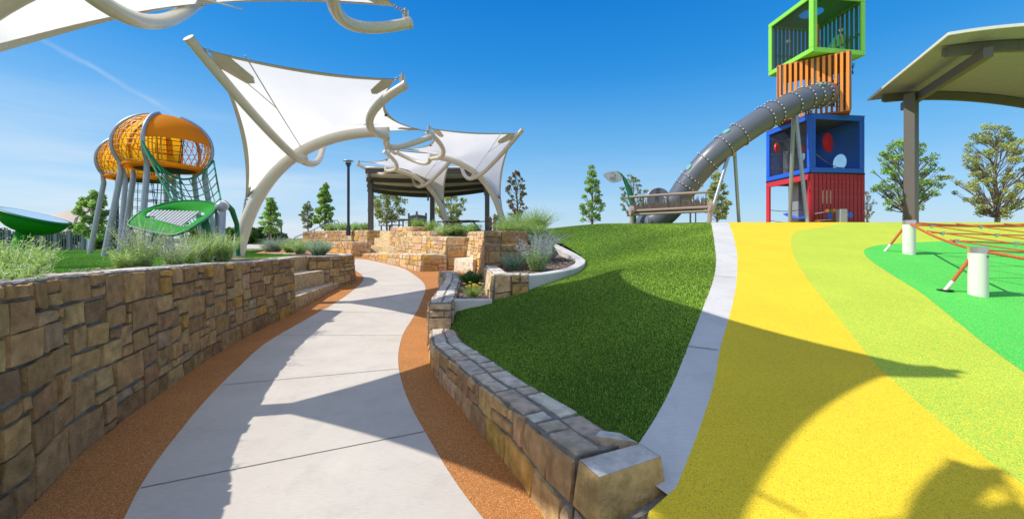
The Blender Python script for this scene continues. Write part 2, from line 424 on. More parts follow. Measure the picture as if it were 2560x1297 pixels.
# ------------------------------------------------------------------ flat zones
def densify(poly, d=.12):
    out = []
    n = len(poly)
    for i in range(n):
        a = np.array(poly[i][:2], float); b = np.array(poly[(i+1) % n][:2], float)
        k = max(1, int(np.linalg.norm(b-a)/d))
        for j in range(k): out.append(a+(b-a)*j/k)
    return out
def inside(pt, poly):
    x, y = pt[:, 0], pt[:, 1]; c = np.zeros(len(pt), bool); n = len(poly); j = n-1
    for i in range(n):
        xi, yi = poly[i][:2]; xj, yj = poly[j][:2]
        t = ((yi > y) != (yj > y)) & (x < (xj-xi)*(y-yi)/((yj-yi)+1e-12)+xi)
        c ^= t; j = i
    return c
def zone_tris(poly, g=.25, d=.12):
    B = densify(poly, d)
    P = np.array(B); x0, y0 = P.min(0); x1, y1 = P.max(0)
    X, Y = np.meshgrid(np.arange(x0+g/2, x1, g), np.arange(y0+g/2, y1, g))
    G = np.c_[X.ravel(), Y.ravel()]
    G = G[inside(G, B)]
    # drop grid points too close to the boundary
    if len(G):
        keep = np.ones(len(G), bool)
        for i in range(0, len(G), 500):
            dd = ((G[i:i+500, None]-P[None])**2).sum(2).min(1); keep[i:i+500] = dd > (g*.35)**2
        G = G[keep]
    vs = [Vector(p) for p in B]+[Vector(p) for p in G]
    ed = [(i, (i+1) % len(B)) for i in range(len(B))]
    r = delaunay_2d_cdt(vs, ed, [], 1, 1e-5)
    V = np.array([tuple(v) for v in r[0]]); T = [f for f in r[2] if len(f) == 3]
    T = np.array(T)
    ctr = V[T].mean(1); T = T[inside(ctr, B)]
    return V, T
def zone(name, poly, h, material, off=0., g=.25, d=.12, skirt=0.):
    V, T = zone_tris(poly, g, d)
    z = np.asarray(h(V[:, 0], V[:, 1])).ravel()+off
    VV = np.c_[V, z]
    # consistent upward normals
    a = VV[T]; nz = np.cross(a[:, 1, :2]-a[:, 0, :2], a[:, 2, :2]-a[:, 0, :2])
    T = T.copy(); T[nz < 0] = T[nz < 0][:, ::-1]
    m = MB(); m.add(VV, T.tolist(), 0, None, True)
    if skirt:
        B = densify(poly, d); zb = np.asarray(h(np.array([p[0] for p in B]), np.array([p[1] for p in B]))).ravel()+off
        n = len(B)
        vs = [(B[i][0], B[i][1], zb[i]) for i in range(n)]+[(B[i][0], B[i][1], zb[i]-skirt) for i in range(n)]
        m.add(vs, [(i, n+i, n+(i+1) % n, (i+1) % n) for i in range(n)])
    o = m.build(name, material)
    return o, VV, T

# camera / sun --------------------------------------------------------------
cd = bpy.data.cameras.new('camera'); cam = bpy.data.objects.new('camera', cd); COL.objects.link(cam)
cam.location = (0, 0, EYE); cam.rotation_euler = (R(90), 0, 0)
cd.sensor_width = 36; cd.lens = 36*F/2560; cd.shift_y = -(648.5-HZ)/2560; cd.clip_start = .02; cd.clip_end = 3000
SC.camera = cam
SUN_AZ, SUN_EL = R(6.0), R(48.8)     # travel direction of the light in plan (from +x), elevation
dirv = Vector((math.cos(SUN_AZ)*math.cos(SUN_EL), math.sin(SUN_AZ)*math.cos(SUN_EL), -math.sin(SUN_EL)))
sd = bpy.data.lights.new('sun', 'SUN'); so = bpy.data.objects.new('sun', sd); COL.objects.link(so)
sd.energy = 4.7; sd.angle = R(.5); sd.color = (1, .945, .86)
so.rotation_euler = dirv.to_track_quat('-Z', 'Y').to_euler(); so.location = (-20, -5, 30)
w = bpy.data.worlds.new('World'); SC.world = w; w.use_nodes = True
N = w.node_tree.nodes; L = w.node_tree.links
for n in list(N): N.remove(n)
wo = N.new('ShaderNodeOutputWorld'); bg = N.new('ShaderNodeBackground'); bg.inputs[1].default_value = .115
sky = N.new('ShaderNodeTexSky'); sky.sky_type = 'NISHITA'; sky.sun_disc = False
sky.sun_elevation = SUN_EL
tosun = -dirv
sky.sun_rotation = math.atan2(tosun.x, tosun.y)
sky.air_density = 1.0; sky.dust_density = .6; sky.ozone_density = 2.2; sky.altitude = 150
hsv = N.new('ShaderNodeHueSaturation'); hsv.inputs['Saturation'].default_value = 1.5; hsv.inputs['Hue'].default_value = .488; hsv.inputs['Value'].default_value = 1.5
L.new(sky.outputs[0], hsv.inputs['Color'])
gtc = N.new('ShaderNodeTexCoord'); gsp = N.new('ShaderNodeSeparateXYZ'); L.new(gtc.outputs['Generated'], gsp.inputs[0])
grd = N.new('ShaderNodeValToRGB'); L.new(gsp.outputs['Z'], grd.inputs[0])
ge = grd.color_ramp.elements; ge[0].position = 0; ge[0].color = (.40, .64, .88, 1); ge[1].position = 1; ge[1].color = (.004, .10, .48, 1)
for q_, c_ in ((.10, (.27, .56, .89)), (.22, (.105, .43, .86)), (.36, (.035, .30, .80)), (.52, (.012, .205, .70))):
    e_ = ge.new(q_); e_.color = (*c_, 1)
gsc = N.new('ShaderNodeVectorMath'); gsc.operation = 'SCALE'; gsc.inputs['Scale'].default_value = 8.7; L.new(grd.outputs[0], gsc.inputs[0])
gmx = N.new('ShaderNodeMix'); gmx.data_type = 'RGBA'; gmx.inputs['Factor'].default_value = .78; L.new(hsv.outputs[0], gmx.inputs['A']); L.new(gsc.outputs[0], gmx.inputs['B'])
# thin high cloud and a contrail, laid out in direction space
tcw = N.new('ShaderNodeTexCoord'); sepw = N.new('ShaderNodeSeparateXYZ'); L.new(tcw.outputs['Generated'], sepw.inputs[0])
mpw = N.new('ShaderNodeMapping'); mpw.inputs['Scale'].default_value = (1.2, 1.2, 9.0); L.new(tcw.outputs['Generated'], mpw.inputs[0])
nzw = N.new('ShaderNodeTexNoise'); nzw.inputs['Scale'].default_value = 2.2; nzw.inputs['Detail'].default_value = 8; nzw.inputs['Roughness'].default_value = .6; L.new(mpw.outputs[0], nzw.inputs['Vector'])
def mth(op, a, b=None, clamp=False):
    n = N.new('ShaderNodeMath'); n.operation = op; n.use_clamp = clamp
    for i, q in enumerate((a, b)):
        if q is None: continue
        if isinstance(q, (int, float)): n.inputs[i].default_value = q
        else: L.new(q, n.inputs[i])
    return n.outputs[0]
low = N.new('ShaderNodeMapRange'); low.inputs[1].default_value = .30; low.inputs[2].default_value = .02; low.inputs[3].default_value = 0; low.inputs[4].default_value = 1; L.new(sepw.outputs['Z'], low.inputs[0])
left = N.new('ShaderNodeMapRange'); left.inputs[1].default_value = .15; left.inputs[2].default_value = -.5; left.inputs[3].default_value = .25; left.inputs[4].default_value = 1; L.new(sepw.outputs['X'], left.inputs[0])
cl = mth('MULTIPLY', mth('MULTIPLY', mth('SUBTRACT', nzw.outputs['Fac'], .42), 4.0, True), low.outputs[0])
cl = mth('MULTIPLY', cl, left.outputs[0])
# horizon milkiness
hz = N.new('ShaderNodeMapRange'); hz.interpolation_type = 'SMOOTHSTEP'; hz.inputs[1].default_value = .42; hz.inputs[2].default_value = -.02; hz.inputs[3].default_value = 0; hz.inputs[4].default_value = .20; L.new(sepw.outputs['Z'], hz.inputs[0])
hzl = N.new('ShaderNodeMapRange'); hzl.inputs[1].default_value = .5; hzl.inputs[2].default_value = -.9; hzl.inputs[3].default_value = .55; hzl.inputs[4].default_value = 1.6; L.new(sepw.outputs['X'], hzl.inputs[0])
hzz = mth('MULTIPLY', hz.outputs[0], hzl.outputs[0])
# contrail: plane through two sky directions
d1 = Vector(((70-1280)/F, 1, (595-80)/F)).normalized(); d2 = Vector(((440-1280)/F, 1, (595-285)/F)).normalized()
nn = d1.cross(d2).normalized(); dm = (d1+d2).normalized()
vd = N.new('ShaderNodeVectorMath'); vd.operation = 'DOT_PRODUCT'; L.new(tcw.outputs['Generated'], vd.inputs[0]); vd.inputs[1].default_value = nn
vm = N.new('ShaderNodeVectorMath'); vm.operation = 'DOT_PRODUCT'; L.new(tcw.outputs['Generated'], vm.inputs[0]); vm.inputs[1].default_value = dm
nzc = N.new('ShaderNodeTexNoise'); nzc.inputs['Scale'].default_value = 22; nzc.inputs['Detail'].default_value = 5; L.new(tcw.outputs['Generated'], nzc.inputs['Vector'])
ad = mth('ABSOLUTE', mth('ADD', vd.outputs['Value'], mth('MULTIPLY', mth('SUBTRACT', nzc.outputs['Fac'], .5), .012)))
wd = N.new('ShaderNodeMapRange'); wd.inputs[1].default_value = 0; wd.inputs[2].default_value = .006; wd.inputs[3].default_value = .3; wd.inputs[4].default_value = 0; L.new(ad, wd.inputs[0])
ln = N.new('ShaderNodeMapRange'); ln.inputs[1].default_value = math.cos(d1.angle(dm)*1.15); ln.inputs[2].default_value = math.cos(d1.angle(dm)*.6); L.new(vm.outputs['Value'], ln.inputs[0])
ct = mth('MULTIPLY', mth('MULTIPLY', wd.outputs[0], ln.outputs[0]), mth('MULTIPLY', nzc.outputs['Fac'], 1.3))
bk = N.new('ShaderNodeMapRange'); bk.interpolation_type = 'SMOOTHSTEP'; bk.inputs[1].default_value = .12; bk.inputs[2].default_value = -.55; bk.inputs[3].default_value = 0; bk.inputs[4].default_value = .62; L.new(sepw.outputs['Y'], bk.inputs[0])  # added neutral fill: unseen cloud white behind the camera and towards the zenith
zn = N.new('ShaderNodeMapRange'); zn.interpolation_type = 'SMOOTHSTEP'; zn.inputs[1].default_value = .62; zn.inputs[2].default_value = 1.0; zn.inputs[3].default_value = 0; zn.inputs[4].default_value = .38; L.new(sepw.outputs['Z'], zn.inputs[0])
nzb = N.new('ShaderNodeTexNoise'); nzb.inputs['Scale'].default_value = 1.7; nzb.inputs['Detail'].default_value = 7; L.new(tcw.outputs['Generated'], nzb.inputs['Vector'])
sky_fill = mth('MULTIPLY', mth('MAXIMUM', bk.outputs[0], zn.outputs[0]), mth('MULTIPLY', nzb.outputs['Fac'], 1.9, True))
tot = mth('ADD', sky_fill, mth('ADD', mth('ADD', mth('MULTIPLY', cl, .42), hzz), mth('MULTIPLY', ct, .8)), True)
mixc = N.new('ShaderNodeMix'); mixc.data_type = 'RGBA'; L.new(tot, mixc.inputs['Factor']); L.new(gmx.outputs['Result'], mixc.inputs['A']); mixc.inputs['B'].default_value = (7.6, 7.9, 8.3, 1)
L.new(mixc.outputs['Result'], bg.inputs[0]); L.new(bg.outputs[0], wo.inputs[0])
SC.view_settings.view_transform = 'Standard'; SC.view_settings.look = 'None'; SC.view_settings.exposure = 0
SC.render.resolution_x = 1024; SC.render.resolution_y = 518
#==SETTING==
# ------------------------------------------------------------------ stonework
PAL = [((.40, .25, .105), 6), ((.345, .21, .09), 5), ((.44, .285, .125), 4), ((.31, .19, .09), 2), ((.46, .265, .07), 1), ((.38, .26, .14), 2), ((.27, .165, .09), .5)]
PALS = [((.60, .40, .19), 5), ((.66, .46, .24), 4), ((.58, .36, .22), 3), ((.66, .38, .09), 1.3), ((.62, .49, .33), 2.5), ((.52, .32, .13), 2)]
MORT = (.22, .205, .185)
MORT_S = (.50, .39, .25)
def pick(pal, r):
    t = sum(w for _, w in pal); x = r.random()*t
    for c, w in pal:
        x -= w
        if x <= 0: break
    g = r.uniform(.82, 1.15)
    return tuple(min(1, q*g*r.uniform(.96, 1.04)) for q in c)
class Line:
    """a wall line: arrays of position, outward normal, bottom and top height"""
    def __init__(s, pts, side=1, smooth=True, batter=0.):
        P = np.array(cr(pts, 8) if (smooth and len(pts) > 2) else pts, float)
        if not smooth or len(pts) <= 2:
            Q_ = []
            for i in range(len(P)-1):
                for k in range(6): Q_.append(P[i]+(P[i+1]-P[i])*k/6)
            Q_.append(P[-1]); P = np.array(Q_)
        s.P = P; d = np.diff(P[:, :2], axis=0); ln = np.linalg.norm(d, axis=1)
        s.s = np.r_[0, np.cumsum(ln)]; s.L = s.s[-1]
        t = np.gradient(P[:, :2], axis=0); t /= np.linalg.norm(t, axis=1)[:, None]+1e-9
        s.n = side*np.c_[t[:, 1], -t[:, 0]]; s.b = batter
        s.H = float(np.mean(P[:, 3]-P[:, 2]))
    def at(s, q, k, out=0.):
        """q: metres along, k: 0..1 up, out: metres outward"""
        f = lambda j: np.interp(q, s.s, s.P[:, j])
        x, y, zb, zt = f(0), f(1), f(2), f(3)
        nx = np.interp(q, s.s, s.n[:, 0]); ny = np.interp(q, s.s, s.n[:, 1])
        z = zb+(zt-zb)*k
        o = out+s.b*(zt-z)
        return np.stack([x+nx*o, y+ny*o, z], -1)
def layout(L, H, cw, ch, r, sizes):
    nx = max(1, round(L/cw)); ny = max(1, round(H/ch)); occ = np.zeros((nx, ny), bool); out = []
    for j in range(ny):
        for i in range(nx):
            if occ[i, j]: continue
            ws = sizes[:]; r.shuffle(ws)
            for (a, b) in ws+[(1, 1)]:
                if i+a > nx or j+b > ny: continue
                if occ[i:i+a, j:j+b].any(): continue
                occ[i:i+a, j:j+b] = True; out.append((i/nx*L, (i+a)/nx*L, j/ny, (j+b)/ny)); break
    return out
SZ = [(3, 2), (4, 2), (3, 2), (2, 2), (4, 3), (3, 3), (5, 2), (2, 1), (3, 1), (4, 2), (5, 3), (3, 2)]
def stones(mb, pos, L, H, r, cw=.085, ch=.085, proud=.02, gap=.009, pal=PAL, n=(5, 4), rough=.006, sizes=SZ, lim=None):
    """pos(s, k, out) -> points; k is 0..1 over H"""
    for (s0, s1, k0, k1) in layout(L, H, cw, ch, r, sizes):
        W = s1-s0; h = (k1-k0)*H
        jr = min(.014, .2*min(W, h))
        e = min(.007, W*.2); eh = min(.007, h*.2)
        A = np.r_[0, e/W, np.linspace(e/W, 1-e/W, n[0]-2)[1:-1], 1-e/W, 1]; B = np.r_[0, eh/h, np.linspace(eh/h, 1-eh/h, n[1]-2)[1:-1], 1-eh/h, 1]
        a, b = np.meshgrid(A, B, indexing='ij')
        g = gap; sa = s0+g+a*(W-2*g); kb = (k0*H+g+b*(h-2*g))
        cj = np.array([[r.uniform(-jr, jr) for _ in range(4)] for _ in range(2)])
        bl = lambda c: c[0]*(1-a)*(1-b)+c[1]*a*(1-b)+c[2]*a*b+c[3]*(1-a)*b
        wob = np.array([[r.uniform(-1, 1) for _ in B] for _ in A])*min(.005, jr*.5)
        sa = sa+bl(cj[0])+wob; kb = kb+bl(cj[1])+wob[::-1]
        edge = (a < 1e-6) | (a > 1-1e-6) | (b < 1e-6) | (b > 1-1e-6)
        inner = np.array([[r.uniform(-1, 1) for _ in B] for _ in A])*rough
        base = proud*r.uniform(.7, 1.5); tilt = r.uniform(-.3, .3)*proud*(a-.5)+r.uniform(-.3, .3)*proud*(b-.5)
        o = np.where(edge, -.008, base+inner*.55+tilt)
        P = pos(sa, kb/H, o).reshape(-1, 3); na, nb = len(A), len(B)
        fs = [(i*nb+j, (i+1)*nb+j, (i+1)*nb+j+1, i*nb+j+1) for i in range(na-1) for j in range(nb-1)]
        # orient outward
        p0, p1, p2 = P[0], P[(na-1)*nb], P[nb-1]
        nrm = np.cross(p1-p0, p2-p0); outp = pos(np.array([sa[0, 0]]), np.array([kb[0, 0]/H]), np.array([.1]))[0]-pos(np.array([sa[0, 0]]), np.array([kb[0, 0]/H]), np.array([0.]))[0]
        if np.dot(nrm, outp) < 0: fs = [f[::-1] for f in fs]
        c = pick(pal, r)
        mb.add(P, fs, 0, c, False)
def wall(name, label, pts, thick, side=1, smooth=True, batter=0., pal=PAL, seed=1, cell=.085, proud=.02, top=True, ends=(True, True), inner=False, n=(5, 4), cat='stone wall', group=None, topcell=None, topgap=.01, sizes=SZ, parent=None, rough=.006, topsizes=[(3, 2), (4, 2), (5, 2), (2, 2)], topcol=None):
    r = random.Random(seed); ln = Line(pts, side, smooth, batter); mb = MB()
    m = len(ln.s); th = thick
    S = ln.s; A = ln.at(S, np.zeros(m)); B = ln.at(S, np.ones(m)); C = ln.at(S, np.ones(m), -th); D = ln.at(S, np.zeros(m), -th-batter*0)
    vs = np.vstack([A, B, C, D]); fs = []
    for i in range(m-1):
        for q in range(4):
            q2 = (q+1) % 4; fs.append((q*m+i, q*m+i+1, q2*m+i+1, q2*m+i))
    fs += [(0, m, 2*m, 3*m), (m-1, 2*m-1, 3*m-1, 4*m-1)]
    if side > 0: fs = [tuple(f)[::-1] for f in fs]
    mb.add(vs, fs, 0, MORT_S if pal is PALS else MORT)
    stones(mb, lambda s, k, o: ln.at(s, k, o), ln.L, ln.H, r, cell, cell, proud, pal=pal, n=n, sizes=sizes, rough=rough)
    if inner: stones(mb, lambda s, k, o: ln.at(s, k, -th-o), ln.L, ln.H, r, cell, cell, proud, pal=pal, n=n, sizes=sizes, rough=rough)
    for e_, q in zip(ends, (0., ln.L)):
        if e_:
            sg = -1 if q == 0 else 1
            t = ln.at(np.array([min(ln.L, q+.01), max(0, q-.01)]), np.ones(2)); tv = (t[0]-t[1]); tv /= np.linalg.norm(tv)+1e-9
            def pe(s, k, o, q=q, sg=sg, tv=tv):
                return ln.at(np.full_like(s, q), k, -s)+tv*sg*np.asarray(o)[..., None]*np.ones(3)*np.array([1, 1, 0])
            stones(mb, pe, th, ln.H, r, min(cell*1.1, th/2), cell, proud, pal=pal, n=n, sizes=sizes, rough=rough)
    if top:
        tc = topcell or cell
        def pt(s, k, o):
            p = ln.at(s, np.ones_like(s), -(1-k)*th); p[..., 2] += np.asarray(o); return p
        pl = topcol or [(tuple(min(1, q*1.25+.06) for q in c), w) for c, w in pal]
        stones(mb, pt, ln.L, th, r, tc, min(tc, th/2), proud*.45, gap=topgap, pal=pl, n=n, sizes=topsizes, rough=rough*.4)
    o = mb.build(name, M['stone'], parent)
    if parent is None: tag(o, label, cat, group)
    return o, ln

# ------------------------------------------------------------------ SETTING: ground, path, rubber, turf
gx = np.r_[-600, -300, -150, -80, np.arange(-50, 51, 2.5), 80, 150, 300, 600]; gy = np.r_[-60, -30, np.arange(-15, 61, 2.5), 80, 120, 200, 400, 900, 2000]
GX, GY = np.meshgrid(gx, gy, indexing='ij')
def h_ground(x, y): return -.25+1.1*sstep(14, 30, y)*1.0+1.1*sstep(14, 30, -x)*(1-sstep(14, 30, y))
GZ = h_ground(GX, GY); m = MB()
nb = len(gy)
m.add(np.c_[GX.ravel(), GY.ravel(), GZ.ravel()], [(i*nb+j, (i+1)*nb+j, (i+1)*nb+j+1, i*nb+j+1) for i in range(len(gx)-1) for j in range(nb-1)], 0, None, True)
struct(m.build('ground', M['dirt']))
PL = [(309, 1297), (349, 1218), (398, 1143), (462, 1062), (516, 998), (591, 922), (672, 852), (779, 790), (860, 743), (903, 707), (908, 691), (887, 675), (868, 664)]
PR = [(1210, 1297), (1165, 1240), (1120, 1175), (1075, 1100), (1030, 1020), (1006, 960), (996, 910), (998, 870), (1010, 830), (1035, 790), (1055, 750), (1063, 715), (1040, 690), (1000, 668), (930, 651), (872, 645)]
pl = [np.array([-1.0, -.2]), np.array([-1.5, 1.0]), np.array([-1.97, 1.88])]+[cast(u, v, h_path) for u, v in PL]
pr = [np.array([.35, .3]), np.array([.20, 1.55]), np.array([.04, 1.95])]+[cast(u, v, h_path) for u, v in PR]
el = pl[-1]; er = pr[-1]
pl += [el+np.array([-3, .9]), el+np.array([-9, 2.0])]; pr += [er+np.array([-3, .6]), er+np.array([-9, 1.2])]
plc = cr(pl, 6); prc = cr(pr, 6)
path_poly = plc+prc[::-1]
o, PV, PT = zone('path', path_poly, h_path, M['concrete'], 0., .35, .15); struct(o)
orange = [(-1.5, -.4), (-1.95, .4), (-2.65, 1.6), (-3.05, 2.3), (-3.36, 2.83), (-3.55, 3.3), (-3.82, 4.05), (-4.25, 5.4), (-4.6, 6.96), (-4.9, 8.4), (-5.4, 10), (-5.7, 12), (-6.3, 13.2), (-9, 14.2), (-18, 16.5),
          (-18, 22), (-10, 22), (-7.3, 20.5), (-5, 18.5), (-2.5, 17), (-1.0, 15.5), (-1.2, 13), (-.5, 9), (-.9, 7), (-1.0, 6), (-1.0, 5.86), (-.70, 4.65), (-.4, 3.95), (-.18, 3.48), (.05, 3.04), (.24, 2.64), (.36, 2.3), (.5, 1.8), (.4, .5), (.35, -.4)]
o, OV, OT = zone('rubber_border', orange, h_path, M['orange_rubber'], -.004, .3, .2); struct(o)
# control joints of the slabs
JT = [((352, 1219), (1062, 1078)), ((556, 962), (1003, 921)), ((689, 838), (1006, 838)), ((800, 779), (1040, 782)), ((905, 712), (1063, 716))]
m = MB()
for a, b in JT:
    pa = cast(*a, h_path); pb = cast(*b, h_path); d = (pb-pa)/np.linalg.norm(pb-pa); nn_ = np.array([-d[1], d[0]])*.0045
    k = 12
    for i in range(k):
        q0 = pa+(pb-pa)*i/k; q1 = pa+(pb-pa)*(i+1)/k
        c = [q0-nn_, q1-nn_, q1+nn_, q0+nn_]
        m.add([(p[0], p[1], float(h_path(p[0], p[1]))+.0035) for p in c], [(0, 1, 2, 3)])
struct(m.build('path_joints', M['joint']))
# rubber surfacing on the mound
YL = [(1990, 566), (1977, 590), (1977, 612), (1990, 650), (2022, 703), (2075, 768), (2130, 838), (2195, 915), (2300, 1010), (2430, 1118), (2560, 1212)]
GL = [(2560, 604), (2470, 602), (2380, 603), (2290, 606), (2200, 613), (2166, 622), (2160, 632), (2175, 650), (2235, 690), (2300, 730), (2370, 785), (2450, 850), (2560, 930)]
yl = [on_ramp(*p) for p in YL]; gl = [on_ramp(*p) for p in GL]
sl_c = cr(SL, 6); sr_c = cr(SR, 6)
yl = [np.array([22.0, 13.3]), np.array([14.5, 13.1]), np.array([11.6, 12.8]), np.array([.84*11.5, 11.5]), on_ramp(2052, 569), on_ramp(2006, 574), on_ramp(1984, 583)]+yl[2:]+[np.array([2.5, 1.5]), np.array([2.5, .3])]
yl_c = cr(yl, 6)
XR = 22.0
END_L = [np.array([.74, 1.90]), np.array([.61, 1.78]), np.array([.48, 1.55]), np.array([.4, .3])]
strip_poly = sl_c+[np.array([.60, 2.05]), np.array([.74, 1.90])]+sr_c[::-1]
o, SV, ST = zone('concrete_strip', strip_poly, h_turf, M['white_concrete'], .0, .3, .12); struct(o)
jm = MB()
for a, b in (((1719, 866), (1796, 876)), ((1786, 690), (1839, 694))):
    pa = on_ramp(*a); pb = on_ramp(*b); d = (pb-pa)/np.linalg.norm(pb-pa); n_ = np.array([-d[1], d[0]])*.005
    jm.add([(p[0], p[1], float(ramp(p[1]))+.008) for p in (pa-n_, pb-n_, pb+n_, pa+n_)], [(0, 1, 2, 3)])
struct(jm.build('strip_joints', M['joint']))
yel = sr_c+END_L+yl_c[::-1]+[np.array([22.0, 16.5])]
o, YV, YT = zone('yellow_rubber', yel, h_turf, M['yellow_rubber'], 0., .35, .12); struct(o)
gl_c = cr(gl, 6); g_tail = [gl_c[-1]+np.array([-.4, -.75]), gl_c[-1]+np.array([-.6, -1.5])]
g_head = [gl_c[0]+np.array([5., .0]), gl_c[0]+np.array([1.5, .05])]
green = g_head+gl_c+g_tail+[np.array([16., 1.5]), np.array([18., 6.])]
lime = yl_c+[np.array([22., .3])]
o, LV, LT = zone('lime_rubber', lime, h_turf, M['lime_rubber'], 0., .4, .12); struct(o)
o, GV, GT = zone('green_rubber', green, h_turf, M['green_rubber'], .003, .4, .12); struct(o)
# turf slope
wi = [PZ(*uv, z) for uv, z in WALL_IN]
turf_poly = [np.array([p.x-.02, p.y]) for p in wi[::-1]]+[np.array(q) for q in [(-.87, 5.95), (-.86, 6.2), (-.32, 6.32), (-.28, 6.5), (.28, 6.46), (.87, 7.16), (1.27, 7.95), (1.6, 8.7), (1.74, 9.35), (1.72, 10.1), (1.5, 11), (1.25, 12), (1.15, 13.2), (1.2, 16.5)]]+sl_c
o, TV, TT = zone('turf_slope', turf_poly, h_turf, M['turf'], -.002, .25, .12); struct(o)
# plateau behind the crest and beds between the walls
m = MB()
def flat(name, poly, z, material, skirt=.6):
    mm = MB(); n_ = len(poly); zz = z if hasattr(z, '__len__') else [z]*n_
    a = sum(poly[i][0]*poly[(i+1) % n_][1]-poly[(i+1) % n_][0]*poly[i][1] for i in range(n_))
    if a < 0: poly = poly[::-1]; zz = zz[::-1]
    mm.prism(poly, [q-skirt for q in zz], zz); return struct(mm.build(name, material))
flat('plateau', [(-1.45, 17), (-3.2, 18.5), (-5.2, 20.0), (-6.6, 22.4), (-8.3, 23.6), (-12.4, 25.2), (-20, 42), (-28, 60), (60, 60), (60, 16.5), (1.1, 16.4), (-.6, 17)], 1.93, M['dirt'], 1.2)
flat('upper_bed', [(-.55, 9.15), (.3, 9.3), (.8, 10.4), (1.15, 12), (1.1, 16.45), (-.6, 17.05), (-1.0, 16.6), (-.75, 15.0), (-.56, 13)], [1.62, 1.62, 1.62, 1.7, 1.9, 1.9, 1.9, 1.7, 1.66], M['soil'], 1.6)
flat('planter_bed', [(-.42, 8.2), (-.2, 6.65), (.3, 6.6), (.85, 7.3), (1.2, 8.1), (1.5, 9.3), (1.3, 10.3), (.95, 11.3), (.4, 9.3), (-.5, 8.95)], [.93, .93, .93, .93, .95, 1.0, 1.12, 1.3, .95, .93], M['soil'], .7)
flat('lower_bed', [(-1.1, 6.4), (-.35, 6.4), (-.42, 7.6), (-.55, 9.0), (-1.2, 11.5), (-1.3, 9.0), (-1.15, 7.4)], [.57, .57, .60, .62, .68, .64, .60], M['soil'], .6)
# raised lawn, left
lawn_front = [(-4.4, 1.5), (-4.75, 3.0), (-5.0, 4.2), (-5.3, 5.6), (-5.6, 7.1), (-5.9, 8.3), (-6.0, 9.2), (-5.95, 10.2), (-6.1, 11.0), (-6.6, 11.9), (-7.6, 12.6)]
lawn_poly = cr([np.array(p) for p in lawn_front], 4)+[np.array(p) for p in [(-8.8, 13.4), (-10.5, 15), (-13, 21), (-40, 22), (-40, 1.5)]]
o, WV, WT = zone('lawn', lawn_poly, h_lawn, M['lawn'], 0., .8, .25, skirt=.14); struct(o)
flat('raised_bed', [(-2.15, -.5), (-2.4, .6), (-2.9, 1.6), (-3.25, 2.3), (-3.5, 2.83), (-3.7, 3.3), (-3.95, 4.05), (-4.4, 5.42), (-4.7, 6.96), (-4.95, 8.42), (-6.05, 8.9), (-6.3, 11.2), (-6, 12.6), (-7, 13.2), (-9, 14), (-9, 9), (-5.6, 5.0), (-5.0, 1.5), (-4, -.5)], [1.22]*5+[1.2]*3+[1.1]*2+[1.06]*5+[1.0]*4, M['soil'], .5)
flat('plaza', [(-13.5, 23.2), (-16, 27), (-34, 30), (-45, 50), (-18, 50), (-11.5, 26)], .90, M['concrete'], .2)
flat('far_terrace', [(-9.2, 15.2), (-7.2, 17), (-13.5, 23.5), (-18, 24), (-18, 17.5)], [.9, .9, .93, .93, .9], M['orange_rubber'], .3)

def blades(name, V, T, poly_h, dens, hgt, wid, ca, cb, label, cat, lean=.7, seed=3):
    g = np.random.default_rng(seed)
    a = V[T]; area = np.abs(np.cross(a[:, 1, :2]-a[:, 0, :2], a[:, 2, :2]-a[:, 0, :2]))/2
    c = a.mean(1); n_ = g.poisson(area*dens(c)); idx = np.repeat(np.arange(len(T)), n_); k = len(idx)
    u, v = g.random(k), g.random(k); fl = u+v > 1; u[fl], v[fl] = 1-u[fl], 1-v[fl]
    p = a[idx, 0]+(a[idx, 1]-a[idx, 0])*u[:, None]+(a[idx, 2]-a[idx, 0])*v[:, None]
    dist = np.hypot(p[:, 0], p[:, 1])
    h = hgt*g.uniform(.55, 1.25, k); w_ = wid(dist)*g.uniform(.6, 1.3, k); th = g.uniform(0, 2*np.pi, k)
    d = np.c_[np.cos(th), np.sin(th), 0*th]; le = g.uniform(.1, lean, k)[:, None]*h[:, None]; th2 = g.uniform(0, 2*np.pi, k)
    l = np.c_[np.cos(th2), np.sin(th2), 0*th]*le
    A = p-d*w_[:, None]/2; B = p+d*w_[:, None]/2; C = p+l+np.c_[0*th, 0*th, h]
    VV = np.stack([A, B, C], 1).reshape(-1, 3); FF = np.arange(3*k).reshape(-1, 3)
    # slow tonal drift plus per blade variation
    s = .5+.5*np.sin(p[:, 0]*1.3+1.7*np.sin(p[:, 1]*.9))*np.cos(p[:, 1]*1.1+p[:, 0]*.6)
    t = np.clip(g.normal(.5, .28, k)+.3*(s-.5), 0, 1)[:, None]
    col = (np.array(ca)*(1-t)+np.array(cb)*t)*(1+.22*(s[:, None]-.5))
    o = npmesh(name, VV, FF, col, M['blade']); tag(o, label, cat, None, 'stuff'); return o
blades('turf_grass', TV, TT, h_turf, lambda c: 20000/(1+(np.hypot(c[:, 0], c[:, 1])/4.2)**1.6), .017, lambda d: .0036+.0011*d, (.05, .14, .010), (.48, .68, .085), 'short artificial grass blades on the slope behind the low stone wall', 'grass')
blades('lawn_grass', WV, WT, h_lawn, lambda c: np.where(c[:, 1] < 16, 6000, 1200)*np.exp(-np.hypot(c[:, 0]+5, c[:, 1]-5)/7)+60, .035, lambda d: .006+.0014*d, (.08, .26, .03), (.32, .62, .09), 'short artificial grass blades on the raised lawn left of the path', 'grass', seed=5)

